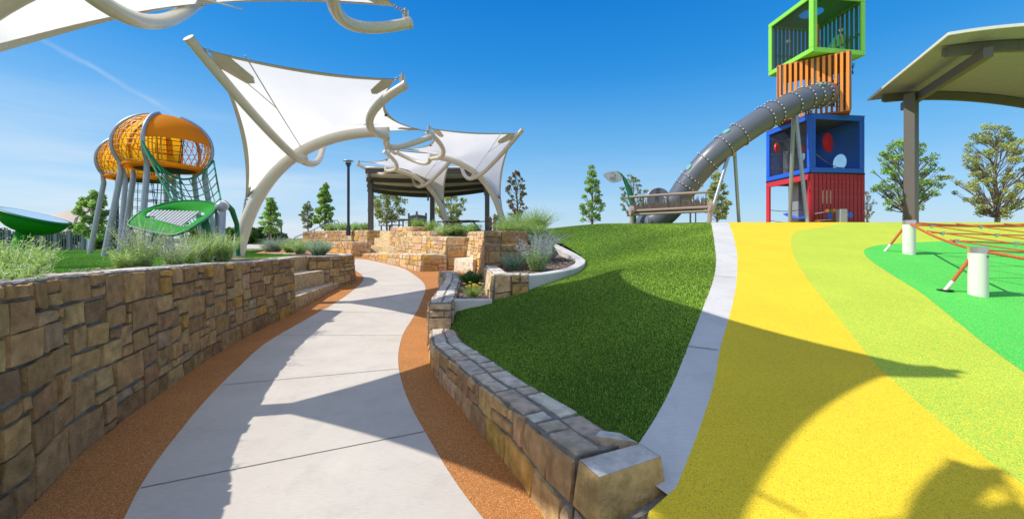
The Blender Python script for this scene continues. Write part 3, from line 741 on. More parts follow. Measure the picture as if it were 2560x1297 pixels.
# ------------------------------------------------------------------ walls
WB = [(-1.55, -.6), (-2.05, .5), (-2.58, 1.55), (-2.90, 2.30), (-3.21, 2.83), (-3.40, 3.30), (-3.67, 4.05), (-4.12, 5.42), (-4.45, 6.96), (-4.60, 8.42)]
wz = lambda y: 1.36-.19*min(1, max(0, y-1.5)/6.0)
lw, lwl = wall('retaining_wall', 'long waist-high brown stone retaining wall left of the path below the plants', [(x, y, -.02+float(h_path(x, y)), wz(y)) for x, y in WB], .34, 1, True, .03, PAL, 3, .092, .026, n=(6, 5), topcell=.12, rough=.007,
               topcol=[((.66, .60, .52), 3), ((.60, .52, .43), 2), ((.70, .62, .50), 2)], topsizes=[(5, 2), (6, 2), (4, 2)], ends=(False, True))
# slab steps set into the wall end
def slab(m, a, b, c, d, z0, z1, r, rough=.012, mi=0, col=None, seg=10):
    """rough stone block between ground points a,b (front) and c,d (back)"""
    a, b, c, d = [np.array(q, float) for q in (a, b, c, d)]
    def pos(u, v, z): # u along front, v depth
        f = a+(b-a)*u; k = d+(c-d)*u; q = f+(k-f)*v; return q
    col = col or pick(PAL, r)
    nz_ = 4; vs = []; 
    zz = lambda u, k: (z0[0]+(z0[1]-z0[0])*u)*(1-k)+(z1[0]+(z1[1]-z1[0])*u)*k
    for k in range(nz_+1):
        kk = k/nz_
        for i in range(seg+1):
            u = i/seg; q = pos(u, 0, 0)-(d-a)/np.linalg.norm(d-a)*(r.uniform(0, rough) if 0 < k < nz_ else -rough*.6)
            vs.append((q[0], q[1], zz(u, kk)))
    fs = [(k*(seg+1)+i, k*(seg+1)+i+1, (k+1)*(seg+1)+i+1, (k+1)*(seg+1)+i) for k in range(nz_) for i in range(seg)]
    m.add(vs, fs, mi, col, True)
    tv = [tuple(pos(i/seg, 0, 0)+(d-a)/np.linalg.norm(d-a)*rough*.6)+(zz(i/seg, 1),) for i in range(seg+1)]
    bv = [tuple(pos(i/seg, 1, 0))+(zz(i/seg, 1),) for i in range(seg+1)]
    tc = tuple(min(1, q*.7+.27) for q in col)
    m.add(tv+bv, [(i, i+1, seg+2+i, seg+1+i) for i in range(seg)], mi, tc)
    for (p, q) in ((a, d), (b, c)):
        u = 0 if p is a else 1
        m.add([(*p, zz(u, 0)), (*q, zz(u, 0)), (*q, zz(u, 1)), (*p, zz(u, 1))], [(0, 1, 2, 3)] if u else [(3, 2, 1, 0)], mi, col)
r = random.Random(5)
st = thing('stone_steps', (-5.0, 10, .1), 'three broad tan stone slab steps between the long wall and the rounded planter', 'steps')
S1a, S1m, S1b = (-4.60, 8.35), (-4.80, 9.9), (-4.93, 11.55)
for (a, b, c, d, z0, z1, cc) in [
    ((-4.58, 8.36), (-4.78, 10.0), (-5.35, 9.95), (-5.25, 8.30), (.0, .08), (.345, .345), (.50, .35, .17)),
    ((-4.785, 10.0), (-4.95, 11.6), (-5.4, 11.6), (-5.355, 9.95), (.08, .18), (.335, .33), (.46, .31, .19)),
    ((-5.08, 8.62), (-5.13, 10.9), (-5.75, 10.9), (-5.72, 8.6), (.3, .3), (.745, .72), (.50, .36, .19)),
    ((-5.52, 8.6), (-5.62, 11.1), (-6.1, 11.1), (-6.05, 8.6), (.6, .6), (1.13, 1.10), (.46, .33, .17))]:
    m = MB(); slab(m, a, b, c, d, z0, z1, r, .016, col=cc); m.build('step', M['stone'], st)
# cheek of the wall beside the steps
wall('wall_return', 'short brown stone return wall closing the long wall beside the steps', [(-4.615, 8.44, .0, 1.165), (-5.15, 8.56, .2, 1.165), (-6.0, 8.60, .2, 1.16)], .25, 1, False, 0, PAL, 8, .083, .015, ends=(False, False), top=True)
# rounded planter at the end of the steps
pp = [(-5.75, 10.95), (-5.32, 11.0), (-5.02, 11.35), (-4.88, 11.9), (-4.97, 12.5), (-5.3, 13.05), (-5.9, 13.4), (-6.8, 13.6), (-8.5, 14.1)]
wall('planter_wall', 'rounded rough brown stone planter at the far end of the steps', [(x, y, float(h_path(x, y))-.02, 1.09-.004*i) for i, (x, y) in enumerate(pp)], .28, 1, True, .07, PAL, 12, .10, .03, n=(6, 5), rough=.013, sizes=[(3, 1), (2, 2), (3, 2), (4, 1), (2, 1), (4, 2)], topcol=[((.68, .62, .54), 3), ((.6, .54, .47), 2)], topsizes=[(3, 2), (4, 2)])
# low wall right of the path
jo = [PZ(*uv, z) for uv, z in WALL_OUT_TOP]
JW = [(-1.19, 5.90, 0, .25), (-1.10, 5.45, 0, .265), (-.97, 4.95, 0, .29), (-.83, 4.60, 0, .31), (-.52, 3.95, 0, .335), (-.31, 3.48, 0, .355), (-.09, 3.04, 0, .38), (.09, 2.64, 0, .41), (.20, 2.36, 0, .435), (.325, 2.06, 0, .475)]
wall('low_wall', 'low knee-high stone wall right of the path holding the turf slope', [(x, y, z-.03, t) for x, y, z, t in JW], .36, 1, True, .05, [((.56, .37, .17), 5), ((.50, .33, .16), 4), ((.50, .31, .17), 3), ((.60, .37, .11), 1.5), ((.56, .42, .26), 2)], 21, .09, .02, n=(6, 5), rough=.008,
     topcell=.175, topgap=.017, topcol=[((.60, .52, .42), 3), ((.56, .45, .34), 2), ((.64, .56, .46), 2)], topsizes=[(2, 1), (3, 1), (3, 1), (1, 1)], ends=(True, False), sizes=[(4, 2), (3, 1), (5, 2), (2, 1), (3, 3), (2, 2), (4, 1), (3, 2)])
# end block
eb = thing('end_block', (.56, 1.98, .0), 'large chiselled tan end stone at the near tip of the low wall', 'stone block')
def rock(m, corners_b, corners_t, z0, z1, r, amp=.012, seg=7, col=(.5, .36, .2), topc=None):
    B = [np.array(q, float) for q in corners_b]; T = [np.array(q, float) for q in corners_t]
    n_ = len(B)
    for i in range(n_):
        b0, b1, t0, t1 = B[i], B[(i+1) % n_], T[i], T[(i+1) % n_]
        z0i, z0j = z0[i], z0[(i+1) % n_]; z1i, z1j = z1[i], z1[(i+1) % n_]
        e = b1-b0; nrm = np.array([e[1], -e[0]]); nrm /= np.linalg.norm(nrm)
        vs = []
        for k in range(seg+1):
            for j in range(seg+1):
                u = j/seg; v = k/seg
                p = (b0*(1-u)+b1*u)*(1-v)+(t0*(1-u)+t1*u)*v
                ed = min(u, 1-u)*2; edv = min(v, 1-v)*2
                f = min(1, ed*3)*min(1, edv*3)
                p = p+nrm*(f*(amp*1.2+r.uniform(-amp, amp)*.6))
                vs.append((p[0], p[1], (z0i*(1-u)+z0j*u)*(1-v)+(z1i*(1-u)+z1j*u)*v))
        s_ = seg+1
        m.add(vs, [(k*s_+j, k*s_+j+1, (k+1)*s_+j+1, (k+1)*s_+j) for k in range(seg) for j in range(seg)], 0, col, True)
    c = sum(T)/n_; zc = sum(z1)/n_
    vs = [(*c, zc+.003)]
    for i in range(n_):
        for j in range(4):
            u = j/4; p = T[i]*(1-u)+T[(i+1) % n_]*u; vs.append((p[0]*.985+c[0]*.015, p[1]*.985+c[1]*.015, z1[i]*(1-u)+z1[(i+1) % n_]*u))
    k = len(vs)-1
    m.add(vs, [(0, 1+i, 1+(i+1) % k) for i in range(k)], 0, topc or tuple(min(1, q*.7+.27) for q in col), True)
m = MB(); r = random.Random(3)
t4 = [PZ(1496, 1190, .505), PZ(1652, 1140, .51), PZ(1600, 1108, .505), PZ(1448, 1146, .495)]
tt = [(p.x, p.y) for p in t4]
bb = [(tt[0][0]+.005, tt[0][1]-.035), (tt[1][0]+.02, tt[1][1]-.03), (tt[2][0]+.02, tt[2][1]+.02), (tt[3][0]-.03, tt[3][1]+.02)]
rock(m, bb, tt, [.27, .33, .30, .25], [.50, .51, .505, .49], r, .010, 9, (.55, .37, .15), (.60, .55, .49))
m.build('cap_block', M['stone'], eb)
m = MB(); rock(m, [(tt[0][0]-.05, tt[0][1]-.13), (tt[1][0]+.07, tt[1][1]-.16), (tt[2][0]+.10, tt[2][1]-.02), (tt[3][0]-.05, tt[3][1]+.02)], [(tt[0][0]-.02, tt[0][1]-.07), (tt[1][0]+.05, tt[1][1]-.10), (tt[2][0]+.07, tt[2][1]-.02), (tt[3][0]-.02, tt[3][1]+.01)], [-.05]*4, [.275, .365, .37, .24], r, .014, 7, (.33, .27, .21), (.26, .235, .20))
m.build('base_stones', M['stone'], eb)
m = MB(); t5 = [PZ(1487, 1098, .485), PZ(1595, 1112, .495), PZ(1550, 1088, .49), PZ(1500, 1082, .485)]
rock(m, [(p.x, p.y) for p in t5], [(p.x, p.y) for p in t5], [.3]*4, [.505, .51, .505, .50], r, .006, 5, (.52, .42, .30), (.58, .53, .47)); m.build('corner_stone', M['stone'], eb)
# raised curved seat wall further along
IW = [(-1.23, 5.93, 0, .64), (-1.26, 6.4, 0, .645), (-1.36, 7.3, 0, .65), (-1.45, 8.3, .02, .65), (-1.55, 9.3, .05, .66), (-1.72, 10.3, .10, .68), (-1.98, 10.9, .14, .69)]
wall('curved_wall', 'narrow curved stone wall with paved top bending beside the orange border', [(x, y, z-.02, t) for x, y, z, t in IW], .34, -1, True, .03, [((.52, .38, .22), 4), ((.46, .33, .22), 3), ((.55, .42, .28), 2)], 31, .10, .02, n=(5, 4), topcell=.17, topcol=[((.62, .57, .51), 3), ((.56, .50, .44), 2), ((.66, .58, .48), 2)], topsizes=[(1, 1), (2, 1), (2, 1)], topgap=.013, inner=True)
# planter wall of rough blocks with concrete curb
HP = [(-.55, 8.3, .5, 1.0), (-.27, 6.50, .5, 1.0)]
pw = thing('stone_planter', (0, 7.2, .6), 'rough tan block planter with curved grey concrete curb on the turf slope', 'planter')
wall('block_side', None, [(-.56, 8.4, .45, 1.0), (-.42, 7.4, .45, 1.0), (-.285, 6.52, .45, 1.0)], .24, 1, False, .10, [((.66, .50, .32), 3), ((.62, .44, .26), 2)], 41, .14, .03, n=(6, 6), rough=.02, sizes=[(3, 2), (2, 2), (4, 2)], parent=pw, ends=(False, False), topcol=[((.62, .57, .50), 1)], topsizes=[(3, 2)])
wall('block_front', None, [(-.285, 6.50, .42, 1.0), (.0, 6.47, .5, 1.0), (.27, 6.46, .55, 1.0)], .24, 1, False, .10, [((.46, .33, .17), 3), ((.40, .27, .14), 2), ((.50, .33, .12), 1)], 42, .145, .035, n=(6, 6), rough=.024, sizes=[(2, 2), (2, 2), (1, 1)], parent=pw, ends=(False, False), topcol=[((.62, .57, .50), 1)], topsizes=[(3, 2)])
CB = [(.25, 6.46, 1.0), (.56, 6.72, 1.0), (.87, 7.12, 1.005), (1.12, 7.55, 1.01), (1.35, 8.05, 1.02), (1.58, 8.7, 1.05), (1.70, 9.3, 1.10), (1.64, 9.95, 1.19), (1.48, 10.6, 1.30), (1.25, 11.4, 1.44), (1.02, 12.3, 1.58)]
cb = np.array(cr(CB, 6)); t_ = np.gradient(cb[:, :2], axis=0); t_ /= np.linalg.norm(t_, axis=1)[:, None]; n_ = np.c_[-t_[:, 1], t_[:, 0]]
prof = [(0, -.75), (0, -.015), (.015, 0), (.205, 0), (.22, -.015), (.22, -.75)]
m = MB(); vs = []
for i in range(len(cb)):
    for (o_, z_) in prof: vs.append((cb[i, 0]+n_[i, 0]*o_, cb[i, 1]+n_[i, 1]*o_, cb[i, 2]+z_))
k = len(prof)
m.add(vs, [(i*k+j, (i+1)*k+j, (i+1)*k+j+1, i*k+j+1) for i in range(len(cb)-1) for j in range(k-1)]); m.add(vs[:k], [tuple(range(k))]); m.add(vs[-k:], [tuple(range(k))[::-1]])
m.build('concrete_curb', M['white_concrete'], pw)
m = MB(); m.box((-.61, 6.27, .46), (.60, .16, .37), Matrix.Rotation(R(3), 3, 'Z'), 0, .012)
tag(m.build('concrete_curb', M['white_concrete']), 'short straight concrete curb in front of the yellow flowers', 'curb')

# seat walls round the small amphitheatre
hp = lambda x, y: float(h_path(x, y))
def img(u, Y): return ((u-1280)/F*Y, Y)
def zt(v, Y): return EYE-(v-HZ)/F*Y
def seg(*uYv):     # (u, Y, v_top) triples
    out = []
    for u, Y, v in uYv:
        x, y = img(u, Y); out.append((x, y, hp(x, y)-.05, zt(v, Y)))
    return out
kw = dict(cell=.15, proud=.03, n=(5, 4), rough=.012, sizes=[(3, 1), (2, 1), (3, 2), (2, 2), (4, 2), (2, 1)], topsizes=[(2, 1), (3, 2)], group='stone seat walls around the small amphitheatre')
tpc = [((.74, .66, .54), 3), ((.68, .58, .46), 2)]
def swall(name, label, pts, thick, seed, ends=(True, True), batter=.10, side=1, **k2):
    q = dict(kw); q.update(k2); return wall(name, label, pts, thick, side, k2.pop('smooth', True) if 'smooth' in k2 else True, batter, PALS, seed, topcol=tpc, ends=ends, **{a: b for a, b in q.items() if a != 'smooth'})
swall('seat_wall', 'lowest stone seat wall, curving from the steps to the orange rubber', seg((903, 19.4, 634), (925, 18.9, 634.5), (955, 17.9, 635), (990, 16.8, 635), (1025, 15.6, 636), (1056, 14.7, 637)), .9, 51, (True, False))
swall('seat_wall', 'shaded front face of the lowest stone seat wall facing the orange rubber', seg((1056, 14.72, 637), (1085, 14.85, 637), (1116, 15.0, 638)), .5, 52, (False, False), smooth=False)
swall('terrace_wall', 'tall central stone wall curving up from the low seat wall, middle course', seg((1000, 19.4, 592), (1030, 18.3, 592), (1075, 16.9, 592), (1100, 16.1, 592.5), (1119, 15.5, 593)), 1.0, 53, (True, False), .12)
swall('terrace_wall', 'shaded stone front beside the battered pier, left of the orange alcove', seg((1119, 15.52, 593), (1145, 15.6, 593), (1172, 15.7, 594)), .5, 54, (False, False), .06, smooth=False)
swall('terrace_wall', 'central stone wall section one course higher, ending at the grasses', seg((992, 19.75, 579), (1005, 19.3, 579.5), (1035, 18.3, 579.5), (1060, 17.6, 579), (1077, 17.1, 578.5)), .8, 55, (True, True), .10)
swall('terrace_wall', 'highest central stone wall section in front of the grey slat screen', seg((978, 20.3, 569), (990, 19.9, 568.5), (1010, 19.2, 567.5), (1031, 18.6, 567)), 1.1, 56, (True, True), .10)
swall('terrace_wall', 'long upper stone wall at the far left end below the shrubs', seg((758, 24.5, 579), (800, 24.2, 578), (860, 23.2, 576.5), (921, 21.6, 576)), 1.0, 57, (True, True), .08)
swall('seat_wall', 'stone wall one tier below the long upper wall at the far left', seg((790, 21.5, 606), (830, 20.9, 605.5), (860, 20.1, 605), (882, 19.2, 605)), .9, 58, (True, True), .08)
swall('terrace_wall', 'shaded stone return at the right end of the long upper wall', seg((921, 21.63, 576), (938, 21.8, 576.5), (953, 22.0, 577)), .5, 71, (False, True), .06, smooth=False)
swall('seat_wall', 'shaded stone return at the right end of the tier below the long upper wall', seg((882, 19.22, 605), (900, 19.4, 605.3), (917, 19.6, 605.6)), .5, 72, (False, True), .06, smooth=False)
# stair slabs in the amphitheatre
r = random.Random(9)
ast = thing('stone_stairs', (-7.6, 20.5, .8), 'tan stone slab stairs climbing between the two amphitheatre walls', 'stairs')
for (uL, uR, Y, v0, v1) in [(903, 962, 19.9, 642, 632), (916, 985, 20.2, 633, 614), (936, 990, 20.7, 614, 595), (950, 1000, 21.2, 596, 577)]:
    x0, y0 = img(uL, Y+.35); x1, y1 = img(uR, Y-.35); m = MB()
    slab(m, (x0, y0), (x1, y1), (x1+.35, y1+.9), (x0+.35, y0+.9), (zt(v0, Y)-.1,)*2, (zt(v1, Y),)*2, r, .03, col=(.74, .56, .32)); m.build('step', M['stone'], ast)
# battered pier by the alcove
pf = dict(kw); 
swall('battered_pier', 'tall battered stone pier with a sunlit left face beside the planter', [(-1.73, 16.0, .35, 1.84), (-1.34, 15.0, .3, 1.83), (-.93, 13.95, .25, 1.82)], .6, 61, (True, False), .17, side=1, cat='stone pier', cell=.12, sizes=[(4, 1), (3, 1), (3, 2), (2, 2), (4, 2)], smooth=False, group=None)
wall('pier_front', 'shaded dark stone wall behind the sage planter, right of the pier', [(-.62, 9.05, .5, 1.75), (-.1, 9.1, .5, 1.75), (.35, 9.3, .6, 1.74)], .4, 1, False, .04, PAL, 62, .12, .025, n=(5, 4), rough=.012, ends=(False, True), sizes=[(3, 2), (2, 2), (4, 2), (3, 1)])
wall('stepped_wall', 'low shaded stone course in front of the dark wall behind the sage', [(-.52, 8.72, .5, 1.44), (0, 8.76, .6, 1.44), (.42, 8.9, .6, 1.43)], .3, 1, False, .03, PAL, 63, .13, .025, n=(5, 4), rough=.012, ends=(True, True), sizes=[(3, 2), (2, 2), (4, 2)])
m = MB(); x0, y0 = img(1136, 14.7); x1, y1 = img(1163, 14.3)
slab(m, (x0, y0), (x1+.3, y1-.3), (x1+.8, y1+.5), (x0+.5, y0+.8), (.25, .25), (.86, .86), random.Random(2), .03, col=(.78, .68, .52)); tag(m.build('seat_block', M['stone']), 'single pale stone seat block at the foot of the battered pier', 'stone block')
#==OBJECTS==
# ------------------------------------------------------------------ shade sails
SL_ = dict(L=3.372, H=2.999, a=.299, b=1.788, c=1.285, mx=.914, my=2.727, mz=3.633, tj=.618, hx=4.146, hy=1.959, hz=3.389, ax=.199, az=1.415)
def make_sail(label, loc, rz, lean=False):
    P = SL_; root = thing('shade_sail', loc, label, 'shade sail', 'curved tube shade sails along the path', rz)
    OFF[root.name] = Vector((0, 0, 0))       # children are given in local coordinates
    AP = [(-.5, 0, 0), (-.2, 0, 1.83), (1.0, 0, 2.985), (P['L'], 0, P['H'])] if lean else [(0, 0, 0), (P['a'], 0, P['b']), (P['c'], 0, P['H']), (P['L'], 0, P['H'])]
    arch = bez(*AP, 30)
    m = MB(); m.tube([np.array([AP[0][0]-.10, 0, -.62])]+arch, [.147]+list(np.linspace(.145, .115, 31)), 20)
    d = (arch[-1]-arch[-2]); d = d/np.linalg.norm(d); m.tube([arch[-1]-d*.02, arch[-1]+d*.05], .121, 20)
    m.build('arch', M['cream'], root, True)
    t = P['tj']; p0, p1, p2, p3 = [np.array(q, float) for q in AP]
    J = (1-t)**3*p0+3*(1-t)**2*t*p1+3*(1-t)*t*t*p2+t**3*p3
    M_ = {}; H_ = {}
    for s in (-1, 1):
        tip = np.array([P['mx'], s*P['my'], P['mz']]) 
        cp = bez(J+[0, 0, -.20], J+[.12, s*.60, -.33], J+[-.10, s*1.55, .15], tip, 22)
        ext = tip+(tip-cp[-4])*.22
        m = MB(); m.tube(cp+[ext], .084, 14); m.tube([ext, ext+(ext-tip)*.04], .088, 14)
        m.tube([J+[0, 0, -.12], J+[0, s*.10, -.16]], .11, 12)
        m.build('mast', M['cream'], root, True); M_[s] = cp[-1]
        fk = np.array([P['L'], 0, P['H']-.10]); ht = np.array([P['hx'], s*P['hy'], P['hz']])
        fp = bez(fk+[-.02, s*.06, -.02], fk+[-.30, s*.95, -.14], fk+[-.12, s*1.75, .05], ht, 22)
        m = MB(); m.tube(fp, .082, 14); e = fp[-1]; d = (fp[-1]-fp[-3]); d /= np.linalg.norm(d)
        m.tube([e-d*.01, e+d*.03], .09, 14)
        # lug and shackle post
        m.box(e+np.array([-.05, 0, .12]), (.10, .03, .14), None, 0)
        m.build('fork_arm', M['cream'], root, True); H_[s] = e
    anc = np.array([P['ax'], 0, P['az']])
    cM = {s: M_[s]+np.array([.16, -s*.10, -.03]) for s in (-1, 1)}
    cH = {s: H_[s]+np.array([-.22, -s*.14, .16]) for s in (-1, 1)}
    cA = anc+np.array([.0, 0, 0])
    cs = [cA, cM[-1], cH[-1], cH[1], cM[1]]
    ctr = sum(cs)/5
    sag = [.055, .055, .15, .055, .055]
    n_ = 18; B = []
    for i in range(5):
        a, b = cs[i], cs[(i+1) % 5]; mid = (a+b)/2; inn = ctr-mid
        amp = sag[i]*np.linalg.norm(b-a)
        inn = inn/np.linalg.norm(inn)
        for k in range(n_):
            t = k/n_; B.append(a+(b-a)*t+inn*amp*4*t*(1-t))
    B = np.array(B); NB = len(B); NR = 16
    ctr2 = ctr+np.array([-.15, 0, .0])
    G = np.zeros((NR+1, NB, 3))
    for r_ in range(NR+1): G[r_] = ctr2+(B-ctr2)*(r_/NR)
    def arp(t): return (1-t)**3*p0+3*(1-t)**2*t*p1+3*(1-t)*t*t*p2+t**3*p3
    def above(t, d=.19):
        q = arp(t); tg = arp(min(1, t+.01))-arp(t-.01); tg /= np.linalg.norm(tg); return q+np.array([-tg[2], 0, tg[0]])*d
    C0 = above(.80); jf = int(2.5*n_)
    pinA = []
    for r_ in range(1, NR):
        f = r_/NR; t_ = .80-.56*f; q = above(t_, .19+.02*f)
        wv_ = max(0, (f-.72)/.28); q = q*(1-wv_)+cA*wv_; pinA.append(q)
    pinA = np.array(pinA); pinF = np.array([above(.9), above(.985)])
    ctr2 = C0
    for r_ in range(NR+1): G[r_] = ctr2+(B-ctr2)*(r_/NR)
    for it in range(600):
        G[1:NR] = .25*(G[2:NR+1]+G[0:NR-1]+np.roll(G[1:NR], 1, 1)+np.roll(G[1:NR], -1, 1))
        G[0] = C0
        G[1:NR, 0] = pinA; G[1:3, jf] = pinF
    m = MB(); vs = G.reshape(-1, 3)
    fs = []; hem = []
    for r_ in range(NR):
        for j in range(NB):
            j2 = (j+1) % NB
            f = (r_*NB+j, r_*NB+j2, (r_+1)*NB+j2, (r_+1)*NB+j)
            if r_ == 0: f = (r_*NB, (r_+1)*NB+j2, (r_+1)*NB+j)
            near = min(j % n_, n_-(j % n_))
            fs.append(f)
    m.add(vs, fs, 0, None, True)
    cl = m.build('canopy', M['fabric'], root, True)
    # webbing hem and corner patches, lying a few mm either side of the cloth
    for side in (1, -1):
        pass
    m = MB(); wv = []
    for j in range(NB):
        i0 = B[j]; i1 = G[NR-1][j]; d = i1-i0; d = d/np.linalg.norm(d); wv += [i0-d*.012, i0+d*.065]
    wv = np.array(wv)
    nrm = np.cross(wv[3::2][:1]-wv[1:2], wv[0:1]-wv[1:2])
    for off in (.006, -.006):
        V = []
        for j in range(NB):
            a = wv[2*j]; b = wv[2*j+1]; c = wv[(2*j+2) % (2*NB)]
            nn_ = np.cross(b-a, c-a); nn_ /= np.linalg.norm(nn_)+1e-9; V += [a+nn_*off, b+nn_*off]
        m.add(V, [(2*j, 2*j+1, (2*j+3) % (2*NB), (2*j+2) % (2*NB)) for j in range(NB)], 0, None, True)
    for i in range(5):          # corner patches
        j = i*n_; c = B[j]
        for off in (.009, -.009):
            A1 = [B[(j-1) % NB]*.6+B[(j-2) % NB]*.4, B[(j-1) % NB]]; A2 = [B[(j+1) % NB], B[(j+1) % NB]*.6+B[(j+2) % NB]*.4]
            nn_ = np.cross(A1[0]-c, A2[-1]-c); nn_ /= np.linalg.norm(nn_)+1e-9
            g1 = G[NR-2][(j-1) % NB]; g2 = G[NR-3][j]*.5+G[NR-2][j]*.5; g3 = G[NR-2][(j+1) % NB]
            pts = A1+[c]+A2+[g3, g2, g1]
            m.add([p+nn_*off for p in pts], [tuple(range(len(pts)))])
    m.build('hem', M['hem'], root, True)
    # shackles and chains
    def chain(a, b, r_=.014, k=5, post=None):
        m = MB()
        if post is not None: m.tube([post+np.array([0, 0, -.07]), post+np.array([0, 0, .05])], .03, 8)
        a = np.array(a); b = np.array(b); d = b-a
        for i in range(k):
            c = a+d*(i+.5)/k; L_ = np.linalg.norm(d)/k*.62; u = d/np.linalg.norm(d); s_ = np.cross(u, [0, 0, 1] if i % 2 else [1, .2, 0]); s_ /= np.linalg.norm(s_)+1e-9
            ring = [c+u*L_*math.cos(q)+s_*.028*math.sin(q) for q in np.linspace(0, 2*math.pi, 9)[:-1]]
            m.tube(ring, r_*.6, 5, 0, False, True, None, True)
        m.build('shackle', M['galv'], root, True)
    for s in (-1, 1):
        chain(cM[s], M_[s], k=3); chain(cH[s], H_[s]+np.array([-.05, 0, .17]), k=4, post=H_[s]+np.array([-.05, 0, .17]))
        e = B[(1 if s < 0 else 4)*n_+(3 if s < 0 else -3)]
    Apt = arch[6]; chain(cA, Apt+np.array([-.13, 0, -.02]), .02, 5); chain(cA, arch[8]+np.array([-.12, 0, .05]), .016, 4)
    for q in (.35, .6): # small floodlight brackets on the cloth edge
        pass
    # steel cables from the joint up to the mast corners
    m = MB()
    for s in (-1, 1):
        a = J+np.array([0, s*.06, .10]); k = .55*G[8][(3 if s > 0 else 2)*n_ % NB]+.45*cM[s]; b1 = cM[s]+np.array([.25, -s*.05, -.03])
        mid = a+(cM[s]-a)*.52+np.array([.30, 0, -.06]); 
        m.tube([a, mid, b1+np.array([.28, 0, .0])], .011, 6); m.tube([mid, cM[s]], .009, 6)
    m.build('cable', M['cream'], root, True)
    m = MB()
    e = B[3*n_-9]*.97+G[NR-2][3*n_-9]*.03; m.box(G[NR-1][2*n_+9], (.06, .05, .09)); m.build('light_bracket', M['dark'], root, True)
    return root
make_sail('large white shade sail rising left of the path on a cream arch, in front', (-6.325, 9.187, 1.106), .085)
make_sail('white shade sail overhead, only its edge and hooked cream tubes at the top left', (-5.139, 3.417, 1.643), .265, True)
make_sail('white shade sail with its arch standing by the reddish tree right of the pavilion', (-.315, 17.398, 1.82), 3.681)
make_sail('smallest white shade sail, the rearmost one in front of the dark roofed pavilion', (-3.475, 21.613, 2.0), 3.789)
make_sail('white shade sail behind the viewer whose shadow falls on the yellow rubber', (-5.15, -1.35, 1.643), .265)

# ------------------------------------------------------------------ tree and shrub builders
def leafcloud(centers, rad, n, size, cols, g, flat_=.8, aspect=.6, up=.35):
    """n little leaf quads spread in blobs"""
    C = np.array(centers); Rr = np.array(rad)
    w = Rr**2/np.sum(Rr**2); idx = g.choice(len(C), n, p=w)
    d = g.normal(0, 1, (n, 3)); d /= np.linalg.norm(d, axis=1)[:, None]; q = g.random(n)**.45
    p = C[idx]+d*(q*Rr[idx])[:, None]*np.array([1, 1, flat_])
    th = g.uniform(0, 2*np.pi, n); ph = np.arccos(np.clip(g.uniform(-1, 1, n), -1, 1))
    u = np.c_[np.sin(ph)*np.cos(th), np.sin(ph)*np.sin(th), np.cos(ph)]
    r_ = g.normal(0, 1, (n, 3)); v = np.cross(u, r_); v /= np.linalg.norm(v, axis=1)[:, None]+1e-9
    s = size*g.uniform(.6, 1.4, n)[:, None]
    V = np.stack([p-u*s, p+v*s*aspect, p+u*s, p-v*s*aspect], 1).reshape(-1, 3)
    Fq = np.arange(4*n).reshape(-1, 4)
    cc = np.array([c for c, _ in cols]); ww = np.array([x for _, x in cols], float); ww /= ww.sum()
    blob = g.uniform(.75, 1.2, len(C))[idx][:, None]
    col = cc[g.choice(len(cc), n, p=ww)]*g.uniform(.7, 1.25, n)[:, None]*blob
    return V, Fq, col
GREEN = [((.36, .58, .14), 4), ((.50, .70, .22), 3), ((.20, .36, .08), 1.5), ((.36, .50, .14), 1)]
DARKG = [((.08, .19, .04), 4), ((.14, .28, .06), 3), ((.04, .10, .025), 2)]
OLIVE = [((.52, .60, .20), 4), ((.66, .70, .28), 3), ((.28, .36, .10), 1.5), ((.50, .38, .10), .8)]
GREY = [((.42, .52, .28), 4), ((.56, .62, .40), 3), ((.16, .22, .11), 2)]
REDD = [((.46, .20, .16), 3), ((.60, .36, .16), 2), ((.34, .46, .12), 3), ((.60, .34, .08), 1.5), ((.20, .28, .09), 1.5)]
